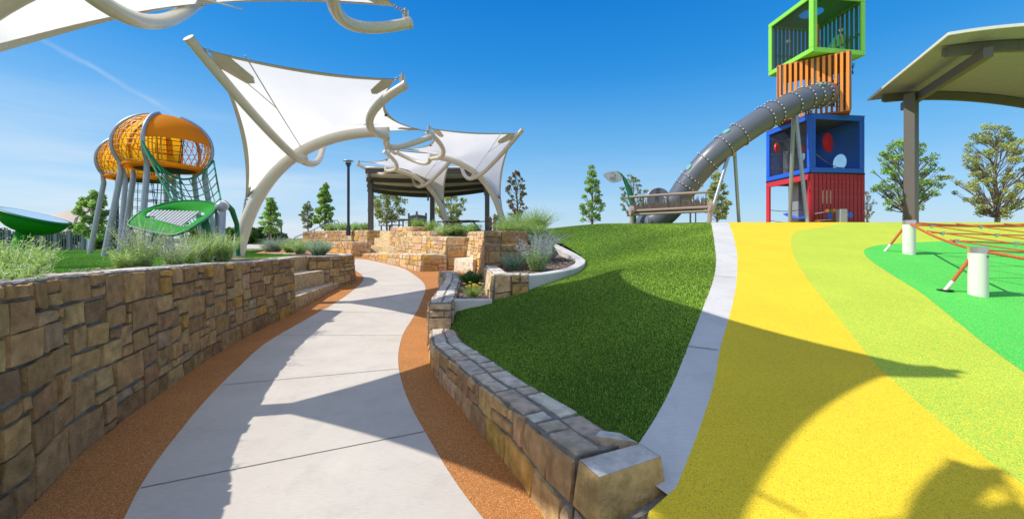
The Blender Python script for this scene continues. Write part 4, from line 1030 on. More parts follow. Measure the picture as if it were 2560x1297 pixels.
def tree(base, h, rx, rz_, label, cols, n=3500, leaf=.075, seed=1, shape='oval', trunk=.06, clear=.22, blobs=26, br=.32, group=None, name='young_tree', spread=1.):
    g = np.random.default_rng(seed); r = random.Random(seed)
    base = Vector(base); root = thing(name, base, label, 'tree', group)
    m = MB(); top = base+Vector((r.uniform(-.1, .1), 0, h*.93))
    pts = [base+Vector((0, 0, -.1))+Vector((0, 0, 0))]+[base+Vector((r.uniform(-.03, .03)*h*.4, r.uniform(-.03, .03)*h*.4, h*.93*k/6+.0)) for k in range(1, 6)]+[top]
    m.tube(pts, list(np.linspace(trunk, trunk*.22, len(pts))), 7)
    C = []; Rd = []
    zc = base.z+h*clear
    for i in range(blobs):
        k = (i+.5)/blobs
        z = zc+(h*(1-clear))*k
        if shape == 'cone': wdt = rx*(1-k)**.75*(.5+.5*min(1, k*6))+.08
        elif shape == 'round': wdt = rx*math.sin(math.pi*min(.98, max(.06, k*.92+.06)))**.6
        elif shape == 'vase': wdt = rx*(.35+.65*k)*(1 if k < .85 else .75)
        else: wdt = rx*math.sin(math.pi*(k*.86+.10))**.8
        a = i*2.399+r.uniform(-.4, .4); rr = wdt*r.uniform(.35, .92)
        c = Vector((base.x+rr*math.cos(a), base.y+rr*math.sin(a), z+r.uniform(-.05, .05)*h))
        C.append(tuple(c)); Rd.append(br*rx*r.uniform(.55, 1.15))
        t0 = base+Vector((0, 0, max(h*clear*.8, (c.z-base.z)-rr*1.1*spread)))
        mid = (t0+c)/2+Vector((r.uniform(-.05, .05), r.uniform(-.05, .05), -.05*rr))
        m.tube([t0, mid, c], [trunk*.32*(1-k*.6), trunk*.18*(1-k*.5), trunk*.07], 5)
        for q in range(2):
            e = c+Vector((r.uniform(-1, 1), r.uniform(-1, 1), r.uniform(-.2, 1)))*Rd[-1]*.9
            m.tube([mid, e], [trunk*.14, trunk*.05], 4)
    m.build('trunk', M['bark'], root)
    V, Fq, col = leafcloud(C, Rd, n, leaf, cols, g)
    npmesh('crown', V, Fq, col, M['leaf'], root)
    return root
def grass_clump(base, rad, h, n, label, cat, cols, seed=1, group=None, name='sage_plant', lean=.7, w=.006, leaves=6, lsize=.02, flower=None, stemfrac=.5, parent=None, bendy=.35, tall=None):
    """many thin arching stems with small leaves; flower: (colour, fraction of height)"""
    g = np.random.default_rng(seed); base = np.array(base, float)
    th = g.uniform(0, 2*np.pi, n); q = g.random(n)**.6
    rt = np.c_[np.cos(th), np.sin(th)]; ln_ = h*g.uniform(.5, 1.1, n)
    le = lean*q*g.uniform(.6, 1.1, n)
    K = 5; ts = np.linspace(0, 1, K)
    P = np.zeros((n, K, 3))
    b0 = rt*(rad*.25*q)[:, None]
    for k, t in enumerate(ts):
        out = le*ln_*(t**1.25)+bendy*le*ln_*t*t*.5
        P[:, k, 0] = base[0]+b0[:, 0]+rt[:, 0]*out; P[:, k, 1] = base[1]+b0[:, 1]+rt[:, 1]*out
        P[:, k, 2] = base[2]+ln_*(t-.35*le*t*t)
    jit = g.normal(0, .012, (n, K, 3)); jit[:, 0] = 0; P += jit
    vs = []; fs = []; cs = []
    side = np.cross(P[:, -1]-P[:, 0], g.normal(0, 1, (n, 3))); side /= np.linalg.norm(side, axis=1)[:, None]+1e-9
    cc = np.array([c for c, _ in cols]); ww = np.array([x for _, x in cols], float); ww /= ww.sum()
    stemc = cc[g.choice(len(cc), n, p=ww)]*g.uniform(.75, 1.25, n)[:, None]
    V = np.zeros((n, K, 2, 3))
    for k, t in enumerate(ts):
        wd_ = w*(1-.75*t); V[:, k, 0] = P[:, k]-side*wd_; V[:, k, 1] = P[:, k]+side*wd_
    Vf = V.reshape(-1, 3); F_ = []
    bi = np.arange(n)*K*2
    for k in range(K-1): F_.append(np.c_[bi+2*k, bi+2*k+1, bi+2*k+3, bi+2*k+2])
    Fq = np.vstack(F_); col = np.vstack([stemc*(.9+.1*k) for k in range(K-1)])
    if leaves:
        nl = n*leaves; i = np.repeat(np.arange(n), leaves); t = g.uniform(.06, 1, nl); kk = np.clip((t*(K-1)).astype(int), 0, K-2); f = (t*(K-1)-kk)[:, None]
        p = P[i, kk]*(1-f)+P[i, kk+1]*f
        u = g.normal(0, 1, (nl, 3)); u[:, 2] = np.abs(u[:, 2])*.8; u /= np.linalg.norm(u, axis=1)[:, None]
        v = np.cross(u, g.normal(0, 1, (nl, 3))); v /= np.linalg.norm(v, axis=1)[:, None]+1e-9
        s = lsize*g.uniform(.6, 1.4, nl)[:, None]*(1.1-.5*t)[:, None]
        LVs = np.stack([p, p+u*s+v*s*.28, p+u*s*2, p+u*s-v*s*.28], 1).reshape(-1, 3)
        lc = cc[g.choice(len(cc), nl, p=ww)]*g.uniform(.7, 1.3, nl)[:, None]
        if flower:
            fm = t > flower[1]; lc[fm] = np.array(flower[0])*g.uniform(.7, 1.3, fm.sum())[:, None]
        Fq = np.vstack([Fq, np.arange(4*nl).reshape(-1, 4)+len(Vf)]); Vf = np.vstack([Vf, LVs]); col = np.vstack([col, lc])
    o = npmesh(name, Vf, Fq, col, M['leaf'], parent)
    if parent is None: tag(o, label, cat, group)
    return o
SAGE = [((.44, .58, .24), 4), ((.60, .68, .46), 3), ((.24, .40, .09), 3), ((.52, .70, .14), 4)]
SAGEB = [((.34, .48, .32), 4), ((.46, .56, .46), 3), ((.24, .38, .16), 3)]
LGR = [((.36, .52, .14), 4), ((.26, .42, .09), 3), ((.48, .58, .24), 2)]
LAV = ((.42, .38, .50), .72)
gp = 'sage plants in the bed above the retaining wall'
gz = lambda x, y: 1.21
for i, (u, v, Y, h, rad, n, lab, fl) in enumerate([
    (8, 715, 2.9, .42, .30, 300, 'tall pale sage at the left edge of the picture above the wall', None),
    (62, 705, 3.2, .36, .26, 200, 'sage beside the stem of the green bowl table', None),
    (20, 715, 2.6, .24, .25, 220, 'low leafy green plant at the left edge right on the wall top', None),
    (318, 672, 4.6, .30, .26, 220, 'low yellow green sage at the left foot of the large silvery clump', None),
    (352, 670, 4.8, .66, .30, 210, 'largest silvery sage in front of the grey tower legs', LAV),
    (432, 664, 5.2, .42, .24, 130, 'silvery sage below the middle of the green leaf roof', LAV),
    (472, 655, 5.6, .46, .20, 150, 'sage with woody base right of the large silvery clump', None),
    (512, 652, 6.3, .56, .22, 260, 'upright green sage below the right end of the leaf roof', None),
    (560, 650, 6.6, .52, .25, 260, 'pale upright sage just left of the cream arch foot', None)]):
    p = Q(u, v, Y); 
    grass_clump((p.x, p.y, 1.2), rad, h, n, lab, 'plant', SAGE if fl is None else SAGE+[((.45, .42, .48), 2)], 20+i, gp, lean=.52, w=.0028, leaves=16, lsize=.019, flower=fl)
# pieces of bark mulch on the beds
def chips(name, pts_fn, n, label, seed):
    g = np.random.default_rng(seed); P = pts_fn(g, n); th = g.uniform(0, np.pi, n); s = g.uniform(.012, .035, n)
    u = np.c_[np.cos(th), np.sin(th), g.uniform(-.3, .3, n)]; v = np.c_[-np.sin(th), np.cos(th), g.uniform(-.4, .4, n)]
    V = np.stack([P-u*s[:, None], P+v*(s*.35)[:, None], P+u*s[:, None], P-v*(s*.35)[:, None]], 1).reshape(-1, 3)
    cc = np.array([(.22, .16, .12), (.34, .27, .22), (.14, .09, .07), (.46, .40, .34)])
    o = npmesh(name, V, np.arange(4*n).reshape(-1, 4), cc[g.integers(0, 4, n)]*g.uniform(.7, 1.2, n)[:, None], M['chips']); tag(o, label, 'mulch', None, 'stuff')
def bed1(g, n):
    t = g.uniform(1.2, 9, n); x0 = np.interp(t, [p[1] for p in WB], [p[0] for p in WB])-.36; x1 = np.interp(t, [p[1] for p in lawn_front], [p[0] for p in lawn_front])
    z = np.interp(t, [2, 5, 8.4], [1.22, 1.2, 1.10])
    return np.c_[x0+(x1-x0)*g.random(n), t, z+g.uniform(.004, .03, n)]
chips('bark_mulch', bed1, 5000, 'loose bark mulch in the bed between the long wall and the lawn', 1)
def bed2(g, n): 
    y = g.uniform(6.7, 10, n); a = np.interp(y, [6.6, 8.6, 10], [-.2, -.35, .5]); b = np.interp(y, [6.6, 7.3, 8.1, 9.3, 10], [.3, .8, 1.15, 1.5, 1.4])
    return np.c_[a+(b-a)*g.random(n), y, np.interp(y, [8, 10], [.935, 1.08])+g.uniform(.004, .03, n)]
chips('bark_mulch', bed2, 3500, 'loose bark mulch in the planter around the sage', 2)
def bed3(g, n): 
    y = g.uniform(6.4, 9, n); a = np.interp(y, [6.4, 9], [-1.0, -1.2]); b = np.interp(y, [6.4, 9], [-.36, -.55])
    return np.c_[a+(b-a)*g.random(n), y, .60+g.uniform(.0, .03, n)]
chips('bark_mulch', bed3, 1800, 'loose bark mulch around the yellow flowers', 3)
# planter sages, centre right
grass_clump((.50, 7.75, .93), .4, .80, 260, 'lavender tipped sage in the middle of the concrete edged planter', 'plant', SAGE+SAGEB, 41, None, lean=.62, w=.0032, leaves=15, lsize=.028, flower=((.46, .44, .56), .6))
grass_clump((.05, 8.15, .93), .35, .48, 200, 'low grey green sage at the left side of the planter by the dark stones', 'plant', SAGEB, 42, None, lean=.95, w=.004, leaves=12, lsize=.02)
grass_clump((-.85, 8.3, .62), .35, .34, 300, 'dark green low shrub between the curved wall and the pier', 'plant', DARKG, 43, None, lean=.95, w=.004, leaves=14, lsize=.02)
fl = grass_clump((-.66, 6.75, .59), .25, .25, 170, 'small plant with flat yellow flower heads in front of the pier', 'flowers', LGR, 44, None, lean=.9, w=.003, leaves=8, lsize=.016, name='yellow_flowers')
m = MB(); rr_ = random.Random(4)
for i in range(16):
    a = rr_.uniform(0, 6.28); q = rr_.uniform(.03, .24); c = (-.66+q*math.cos(a), 6.75+q*math.sin(a), .59+rr_.uniform(.19, .27))
    m.tube([(-.66+q*.3*math.cos(a), 6.75+q*.3*math.sin(a), .6), c], .002, 4); m.sphere(c, .026, 8, 4, 0, (1, 1, .35))
fh = m.build('flower_heads', mat('yellow_flower', (.75, .50, .03), rough=.7, noise=.2, nscale=80)); fh.parent = fl
for i, (x, y, z, h, rad, n, cols, lab) in enumerate([
    (-.1, 9.6, 1.62, .42, .4, 700, LGR, 'bushy green shrub spilling over the dark wall behind the planter'),
    (.55, 9.75, 1.6, .40, .35, 420, LGR, 'fresh green shrub at the right end of the dark wall'),
    (.75, 9.5, 1.25, .62, .4, 300, SAGEB+[((.46, .44, .55), 3)], 'tall lavender sage against the grass crest'),
    (.1, 11.5, 1.66, .75, .5, 600, LGR, 'tall light green shrub at the foot of the reddish tree'),
    (.75, 12.2, 1.72, .85, .45, 600, LGR, 'upright green shrub right of the reddish tree trunk')]):
    grass_clump((x, y, z), rad, h, n, lab, 'shrub', cols, 50+i, None, lean=.9, w=.004, leaves=14, lsize=.024, name='garden_shrub')
# shrubs along the terraces
gp2 = 'shrubs and grasses on the stone terraces'
for i, (u, v, Y, h, rad, n, cols, lab) in enumerate([
    (830, 577, 24.6, .62, .6, 260, LGR, 'green shrub on the left terrace beside the handrail'),
    (858, 577, 24.2, .7, .6, 260, GREEN, 'dark green shrub at the foot of the lamp post'),
    (890, 577, 23.6, .62, .6, 260, GREEN, 'green shrub right of the lamp post on the left terrace'),
    (915, 576, 23.0, .60, .6, 240, LGR, 'green shrub around the left pavilion column'),
    (1042, 571, 20.0, .62, .4, 260, LGR, 'feathery grass in front of the grey slat screen'),
    (1080, 576, 18.9, .62, .35, 200, LGR, 'spiky grass at the foot of the middle pavilion column'),
    (1105, 590, 17.6, .62, .45, 260, SAGE, 'pale grass tuft hanging over the stone wall corner'),
    (1130, 585, 18.0, .62, .45, 240, LGR, 'grass tuft beside the foot of the rear arch'),
    (1150, 585, 17.8, .60, .45, 240, LGR, 'green grass tuft between the arch and the picnic bench'),
    (1180, 583, 17.2, .56, .45, 260, GREEN, 'dark green shrub left of the right pavilion column'),
    (1010, 577, 21.0, .30, .4, 160, GREEN, 'low green plant left of the highest stone wall')]):
    p = Q(u, v, Y); grass_clump((p.x, p.y, p.z-.1), rad, h, n, lab, 'shrub', cols, 80+i, gp2, lean=.8, w=.008, leaves=10, lsize=.05, name='terrace_shrub')
for i, (u, v, Y, h, n, cols, lab) in enumerate([
    (797, 641, 11.6, .50, 650, SAGEB, 'round blue grey sage on the end planter'),
    (750, 634, 13.5, .55, 320, SAGE, 'yellowish grass clump left of the blue grey sage'),
    (725, 632, 14.5, .48, 300, LGR, 'short green grass clump behind the lawn edge'),
    (690, 630, 15.5, .62, 420, SAGEB+[((.40, .38, .48), 2)], 'lavender tinted sage behind the lawn, left of the handrail'),
    (672, 630, 16.2, .5, 260, SAGEB, 'smaller grey sage in front of the dark hedge')]):
    p = Q(u, v, Y); grass_clump((p.x, p.y, EYE-(v-HZ)/F*Y), .5, h, n, lab, 'plant', cols, 110+i, 'plants behind the end of the lawn', lean=.8, w=.005, leaves=12, lsize=.028)

# ------------------------------------------------------------------ trees
trees = [
 (235, 620, 17, 484, 45, GREEN, 'oval', 'leafy young tree left of the amber play tower', 4200, .075),
 (678, 608, 34, 500, 32, GREEN, 'cone', 'young tree standing in front of the dark hedge', 2600, .12),
 (770, 590, 33, 508, 20, GREY, 'oval', 'thin greyish young tree left of the dark green cone tree', 1600, .10),
 (812, 588, 32, 465, 30, GREEN, 'cone', 'dense green conical tree behind the handrail', 3800, .13),
 (968, 580, 29, 466, 48, OLIVE, 'round', 'yellow green round tree under the left side of the pavilion', 3600, .09),
 (1127, 580, 31, 474, 46, OLIVE, 'round', 'olive tree seen between the rear arch and the pavilion columns', 3000, .10),
 (1292, 585, 15, 428, 36, REDD, 'oval', 'sparse reddish leaved tree right of the rear arches', 1500, .05),
 (1480, 575, 21, 424, 40, GREEN, 'cone', 'single slender green tree on the crest of the turf slope', 3000, .07),
 (1583, 575, 24, 438, 40, GREY, 'oval', 'thin grey green tree behind the leaf shaped sign', 1700, .07),
 (1795, 575, 22, 436, 42, OLIVE, 'cone', 'olive tree behind the slide supports', 3000, .075),
 (2262, 578, 19, 352, 88, GREEN, 'round', 'wide open green tree behind the right pavilion post', 5600, .058),
 (2490, 575, 18, 322, 95, OLIVE, 'round', 'largest tree with airy olive crown at the right edge', 9500, .050),
 (2168, 575, 20, 480, 18, REDD, 'oval', 'nearly bare reddish sapling right of the red cube', 420, .045)]
for i, (u, vb, Y, vt, wpx, cols, shp, lab, n, leaf) in enumerate(trees):
    b = Q(u, vb, Y); top = EYE-(vt-HZ)/F*Y
    zb = min(b.z, 1.93) if u > 900 else b.z
    b.z = zb
    airy = u in (2262, 2490, 1583, 1292)
    tree(b, top-zb, wpx/F*Y*(.92 if u > 2200 else 1), 1, lab, cols, int(n*(1.05 if u > 2200 else .85)), leaf*.85, 200+i, shp, trunk=.02*(top-zb)+.01, clear=(.16 if u in (812, 235, 2490) else .26 if u != 1480 else .2), blobs=(110 if u > 2200 else 54), br=(.14 if u > 2200 else .16 if airy else .23), group='young trees around the playground')
def hedge(x0, x1, y, z0, h, label, seed, n=7000, leaf=.14, cols=DARKG):
    g = np.random.default_rng(seed); C = []; Rd = []
    for i in range(int((x1-x0)/.9)):
        x = x0+i*.9+g.uniform(-.3, .3); hh = h*g.uniform(.75, 1.1)
        for k in range(3): C.append((x+g.uniform(-.4, .4), y+g.uniform(-.8, .8), z0+hh*(k+.3)/3)); Rd.append(h*.33*g.uniform(.8, 1.2))
    V, Fq, col = leafcloud(C, Rd, n, leaf, cols, g); o = npmesh('hedge', V, Fq, col, M['leaf']); tag(o, label, 'hedge'); 
hedge(-36, -24.5, 45, .8, 2.0, 'dark clipped hedge row behind the cream arch foot', 5, 9000, .17)
hedge(-34, -25, 27, .9, 1.6, 'dark green bushes behind the leafy young tree', 6, 6000, .12)
hedge(-52, -34, 40, .8, 1.5, 'far green bushes seen through the picket fence', 7, 5000, .16)
#==MORE==
# ------------------------------------------------------------------ amber pod tower
def q3(u, v, Y): return np.array(Q(u, v, Y))
gl0 = lambda x, y: float(h_lawn(x, y))
def pod_tower(cx, cy, cz, Rr, label, seed, second=False):
    root = thing('pod_tower', (cx, cy, 1.1), label, 'play tower', 'amber pod play towers'); C = np.array([cx, cy, cz])
    sc = np.array([1.08, 1.08, .94])
    def S(az, elv, k=1.): return C+np.array([math.cos(az)*math.cos(elv), math.sin(az)*math.cos(elv), math.sin(elv)])*Rr*k*sc
    zf = -math.asin(.60)      # floor level
    rf = Rr*math.cos(zf)*1.08
    fa = math.atan2(-cy, -cx)+.42      # direction facing the camera, turned to the right
    # floor deck: ring and underside
    m = MB(); zz = C[2]+Rr*.94*math.sin(zf)
    ring = [np.array([cx+(rf+.04)*math.cos(a), cy+(rf+.04)*math.sin(a), zz]) for a in np.linspace(0, 2*math.pi, 41)[:-1]]
    m.tube(ring, .055, 8, 0, False, True, None, True)
    ring = [np.array([cx+(rf-.12)*math.cos(a), cy+(rf-.12)*math.sin(a), zz-.02]) for a in np.linspace(0, 2*math.pi, 41)[:-1]]
    m.tube(ring, .05, 8, 0, False, True, None, True); m.build('floor_ring', M['amber'], root)
    m = MB(); m.prism([(cx+(rf-.13)*math.cos(a), cy+(rf-.13)*math.sin(a)) for a in np.linspace(0, 2*math.pi, 33)[:-1]], zz-.05, zz-.01); m.build('floor', M['black'], root)
    # legs with the rib continuing round the pod
    nleg = 4 if second else 6
    for i in range(nleg):
        az = fa+(.84, -.84, 1.9, -1.9, 2.7, -2.7)[i]
        top = S(az, 1.25, 1.03); rib = [S(az, e, 1.04) for e in np.linspace(1.25, zf+.10, 16)]
        kn = S(az, zf, 1.05)+np.array([0, 0, -.05])
        d = np.array([math.cos(az), math.sin(az), 0])
        foot = C+d*(rf+.38); foot[2] = gl0(foot[0], foot[1])-.03
        low = [kn+(foot-kn)*t for t in (0.06, .5, 1)]
        m = MB(); m.tube(rib+low, [.048]*16+[.068, .068, .068], 10); m.build('leg', M['galv'], root)
    # solid hood between the two front ribs, upper half
    def patch(a0, a1, e0, e1, k, na=18, ne=10, dip=0.):
        vs = []; fs = []
        for j in range(ne+1):
            for i in range(na+1):
                t = i/na; e = e0+dip*math.sin(math.pi*t)+(e1-e0-dip*math.sin(math.pi*t))*j/ne
                vs.append(S(a0+(a1-a0)*t, e, k))
        n_ = na+1
        for j in range(ne):
            for i in range(na): fs.append((j*n_+i, j*n_+i+1, (j+1)*n_+i+1, (j+1)*n_+i))
        return vs, fs
    m = MB()
    for k in (1.0, 1.018):
        v, f = patch(fa-.84, fa+.84, .10, 1.54, k, dip=.05); m.add(v, f, 0, None, True)
    m.build('hood', M['amber'], root)
    # back shell (solid lower band with two framed windows)
    m = MB(); v, f = patch(fa+math.pi-.8, fa+math.pi+.8, -.35, 1.3, .985); m.add(v, f, 0, None, True); m.build('back_shell', M['amber'], root)
    for s in (-1, 1):
        m = MB(); a0 = fa+math.pi+s*.38
        cs = [S(a0-.2, .02, .94), S(a0+.2, .02, .94), S(a0+.2, .5, .94), S(a0-.2, .5, .94)]
        m.tube(cs+[cs[0]], .022, 6)
        for t in (.25, .5, .75): m.tube([cs[0]+(cs[1]-cs[0])*t, cs[3]+(cs[2]-cs[3])*t], .009, 5)
        m.build('window_frame', M['amber'], root)
    # basket weave sides: slanting rods both ways
    for s in (-1, 1):
        m = MB(); a0, a1 = (fa+.86, fa+math.pi-.8) if s > 0 else (fa-math.pi+.8, fa-.86)
        for k in range(-5, 15):
            for dr in (1, -1):
                pts = []
                for t in np.linspace(0, 1, 15):
                    a = a0+(a1-a0)*(k/9+dr*(t-.5)*.55); e = zf+.02+(1.35-zf)*t
                    if min(a0, a1) <= a <= max(a0, a1): pts.append(S(a, e, 1.0))
                if len(pts) > 2: m.tube(pts, .011, 4)
        for e in np.linspace(zf+.1, 1.2, 13):
            m.tube([S(a0+(a1-a0)*t, e, 1.005) for t in np.linspace(0, 1, 14)], .009, 4)
        m.build('woven_side', M['amber_steel'], root)
        for k in (0, 1):        # curved amber edge rails
            a = a0 if k == 0 else a1
            m = MB(); m.tube([S(a, e, 1.01) for e in np.linspace(zf, 1.35, 14)], .024, 6); m.build('edge_rail', M['amber_steel'], root)
    # balusters in the opening
    for t in (-.76, -.68, -.60, -.50, .55, .66, .76):
        m = MB(); m.tube([S(fa+t, e, .985) for e in np.linspace(zf, .2, 6)], .017, 5); m.build('baluster', M['amber_steel'], root)
    # climbing net hanging inside and below
    m = MB()
    for i in range(5):
        a = i*1.256
        for j in range(4):
            x = cx+.45*math.cos(a)*(1-.2*j) ; y = cy+.45*math.sin(a)*(1-.2*j)
        m.tube([(cx+.5*math.cos(a), cy+.5*math.sin(a), zz+1.1), (cx+.35*math.cos(a), cy+.35*math.sin(a), zz), (cx+.6*math.cos(a), cy+.6*math.sin(a), 1.4)], .012, 5)
    for z_ in np.arange(1.5, zz+1.2, .28):
        r_ = .35+.25*abs(z_-zz)/1.2
        m.tube([(cx+min(.6, r_)*math.cos(a), cy+min(.6, r_)*math.sin(a), z_) for a in np.arange(5)*1.256], .010, 5, 0, False, True, None, True)
    m.build('climbing_net', M['rope_dark'], root)
    return root, S, zf, fa, zz, rf
p = Q(414, 372, 11.3)
root, S, zf, fa, zz, rf = pod_tower(p.x, p.y, p.z, .97, 'amber pod play tower on grey steel legs, the nearer and larger looking one', 1)
# green draped entry net of the front tower
m = MB()
A0 = S(fa-.84, -.05, 1.08); A1 = S(fa+.84, -.25, 1.1)
g0 = q3(470, 560, 9.6); g1 = q3(560, 540, 9.8); gk = q3(430, 520, 9.8)
def sagc(a, b, s, n=12): return [np.array(a)+(np.array(b)-np.array(a))*t-np.array([0, 0, s*4*t*(1-t)]) for t in np.linspace(0, 1, n)]
m.tube(sagc(A0, A1, .75), .028, 7); m.build('edge_rope', M['rope_green'], root)
m = MB(); m.tube(sagc(A0, g0, .12), .028, 7); m.build('edge_rope', M['rope_green'], root)
m = MB(); m.tube(sagc(A1, g1, .06), .022, 7); m.build('edge_rope', M['rope_green'], root)
m = MB()
for i in range(1, 7):
    t = i/7; a = A0+(g0-A0)*t; b = A1+(g1-A1)*t; m.tube(sagc(a, b, .62*(1-t)+.12), .013, 5)
for i in range(1, 8):
    t = i/8; top = A0+(A1-A0)*t-np.array([0, 0, .75*4*t*(1-t)]); bot = g0+(g1-g0)*t-np.array([0, 0, .12*4*t*(1-t)]); m.tube([top, (top+bot)/2, bot], .013, 5)
m.build('rope_net', M['rope_green'], root)
p2 = Q(352, 408, 13.6)
pod_tower(p2.x, p2.y, p2.z, .95, 'amber pod play tower partly hidden behind the nearer one', 2, True)
m = MB(); a = Q(292, 450, 16); b = Q(294, 618, 16); m.tube([b, a], .055, 8); tag(m.build('slim_pole', M['navy']), 'slim dark blue pole behind the left legs of the play towers', 'pole')

# leaf roof (green slatted leaf on a grey post)
lf = thing('leaf_canopy', Q(548, 640, 7.4), 'large green leaf shaped roof with slatted opening on a grey post', 'leaf canopy')
out = [(320, 562, 6.6), (333, 545, 6.7), (358, 528, 6.9), (395, 514, 7.2), (430, 506, 7.5), (470, 502, 7.7), (510, 504, 7.8), (545, 511, 7.8), (538, 524, 7.4), (524, 540, 6.9), (500, 557, 6.5), (475, 573, 6.3), (452, 583, 6.2), (430, 588, 6.2), (395, 583, 6.3), (350, 573, 6.5)]
O = np.array(cr([q3(*o_) for o_ in out], 4, True)); hole = np.array([q3(378, 541, 6.75), q3(392, 531, 6.95), q3(440, 531, 7.25), (q3(498, 534, 7.35)), q3(478, 550, 6.9), q3(455, 563, 6.55), q3(415, 552, 6.6)])
hole = hole.mean(0)+(hole-hole.mean(0))*1.22
H_ = np.array(cr(hole, 4, True)); 
def resample(P, n):
    P = np.vstack([P, P[:1]]); s = np.r_[0, np.cumsum(np.linalg.norm(np.diff(P, axis=0), axis=1))]; t = np.linspace(0, s[-1], n+1)[:-1]
    return np.stack([np.interp(t, s, P[:, k]) for k in range(3)], 1)
n_ = 64; O = resample(O, n_); 
c = H_.mean(0)
ang = lambda P: np.arctan2((P-c)@np.array([0, 0, 1.]), (P-c)@np.array([1., 0, 0]))
H2 = resample(H_, 400); ho = ang(H2); Hh = np.array([H2[np.argmin(np.abs(np.angle(np.exp(1j*(ho-a)))))] for a in ang(O)])
m = MB(); K = 5; vs = []
for j in range(K+1):
    t = j/K; P = Hh+(O-Hh)*t; P = P+np.array([0, 0, .03])*math.sin(math.pi*t)
    vs += list(P)
m.add(vs, [(j*n_+i, j*n_+(i+1) % n_, (j+1)*n_+(i+1) % n_, (j+1)*n_+i) for j in range(K) for i in range(n_)], 0, None, True)
m.build('leaf_panel', M['leaf_green'], lf)
m = MB(); m.tube(list(O), .022, 6, 0, False, True, None, True); m.build('rim', M['stem_green'], lf)
m = MB()
e0 = hole[0]; e1 = hole[3]
for i in range(14):
    t = (i+.5)/14
    up_ = q3(382+128*t, 526+4*t, 6.95+.4*t); lo_ = q3(362+98*t, 543+26*t, 6.7-.12*t)
    if t > .9: continue
    m.bar(up_, lo_, .022, .03)
m.build('slats', M['sign'], lf)
m = MB(); m.tube([q3(548, 648, 7.0), q3(549, 590, 7.2), q3(552, 516, 7.5)], .085, 14); m.sphere(q3(553, 517, 7.42), .10, 12, 8); m.build('post', M['galv'], lf)
m = MB(); m.bar(q3(375, 542, 6.7), q3(400, 640, 6.5), .12, .04); m.build('brace', M['stem_green'], lf)
m = MB(); m.bar(q3(508, 540, 7.0), q3(530, 640, 6.7), .12, .04); m.build('brace', M['stem_green'], lf)
m = MB(); m.tube([q3(545, 511, 7.7), q3(562, 508, 7.9), q3(580, 525, 8.1), q3(592, 560, 8.3), q3(596, 640, 8.3)], [.05, .055, .05, .045, .04], 8); m.build('stem', M['stem_green'], lf)
m = MB(); a = q3(556, 515, 7.6); m.sphere(a, .11, 14, 8, 0, (1.2, .5, .9)); m.build('joint_cover', M['white'], lf)
# green bowl table at far left
bt = thing('bowl_table', Q(52, 640, 5.6), 'green bowl topped with a pale blue disc on a slanted green stem', 'play table')
cb_ = q3(86, 543, 5.6); ax = Vector((.30, .10, 1)).normalized(); x_ = ax.orthogonal().normalized(); x_ = Vector((1, 0, -.30)).normalized(); y_ = ax.cross(x_).normalized(); x_ = y_.cross(ax)
def disc(rad, h, n=36): return [Vector(cb_)+x_*(rad*math.cos(a))+y_*(rad*.9*math.sin(a))+ax*h for a in np.linspace(0, 2*math.pi, n+1)[:-1]]
m = MB(); rings = [disc(.36, 0), disc(.39, .0), disc(.39, .025), disc(.35, .03)]
vs = sum(rings, []); n_ = 36
m.add(vs, [(k*n_+i, k*n_+(i+1) % n_, (k+1)*n_+(i+1) % n_, (k+1)*n_+i) for k in range(3) for i in range(n_)], 0, None, True); m.build('rim', M['stem_green'], bt)
m = MB(); m.add(disc(.355, .028), [tuple(range(n_))]); m.build('disc_top', M['paleblue'], bt)
m = MB(); rings = [disc(.36*math.cos(t), -.24*math.sin(t)) for t in np.linspace(0, 1.45, 8)]; vs = sum(rings, [])
m.add(vs, [(k*n_+i, k*n_+(i+1) % n_, (k+1)*n_+(i+1) % n_, (k+1)*n_+i) for k in range(7) for i in range(n_)], 0, None, True); m.build('bowl', M['leaf_green'], bt)
m = MB(); m.tube([q3(72, 563, 5.6), q3(52, 600, 5.5), q3(38, 655, 5.3)], [.10, .075, .07], 12); m.build('stem', M['leaf_green'], bt)

# picket fence on the left
fn = thing('picket_fence', (-24, 19.8, .9), 'grey blue picket fence with wide flat posts behind the lawn at left', 'fence')
Yf = 19.5; zb = EYE-(626-HZ)/F*Yf
for u in (-30, 20, 74, 104, 141, 175, 209):
    x = (u-1280)/F*Yf; m = MB(); m.box((x, Yf, (zb+EYE+.40)/2), (.15, .12, EYE+.40-zb), None, 0, .01); m.build('post', M['fence'], fn)
x0, x1 = (-60-1280)/F*Yf, (209-1280)/F*Yf
m = MB()
for z_ in (zb+.12, EYE+.30): m.bar((x0, Yf, z_), (x1, Yf, z_), .035)
m.build('rail', M['fence'], fn)
m = MB(); x = x0
while x < x1: m.box((x, Yf, (zb+EYE+.36)/2), (.028, .028, EYE+.33-zb)); x += .13
m.build('pickets', M['fence'], fn)
pnl = thing('picture_panel', Q(223, 625, 24), 'tall panel of small coloured squares behind the leafy young tree', 'sign panel')
m = MB(); a = Q(223, 607, 24); m.box(a, (.50, .05, 1.0)); m.build('board', M['white'], pnl)
m = MB(); rr_ = random.Random(2)
cm_ = [M['cyanp'], M['orange_panel'], M['redplastic'], M['navy'], M['lime_dark'], M['white'], M['paleblue']]
for i in range(3):
    for j in range(6): m.box((a.x-.16+.16*i, a.y-.03, a.z-.40+.16*j), (.14, .02, .14), None, rr_.randrange(7))
m.build('tiles', cm_, pnl)
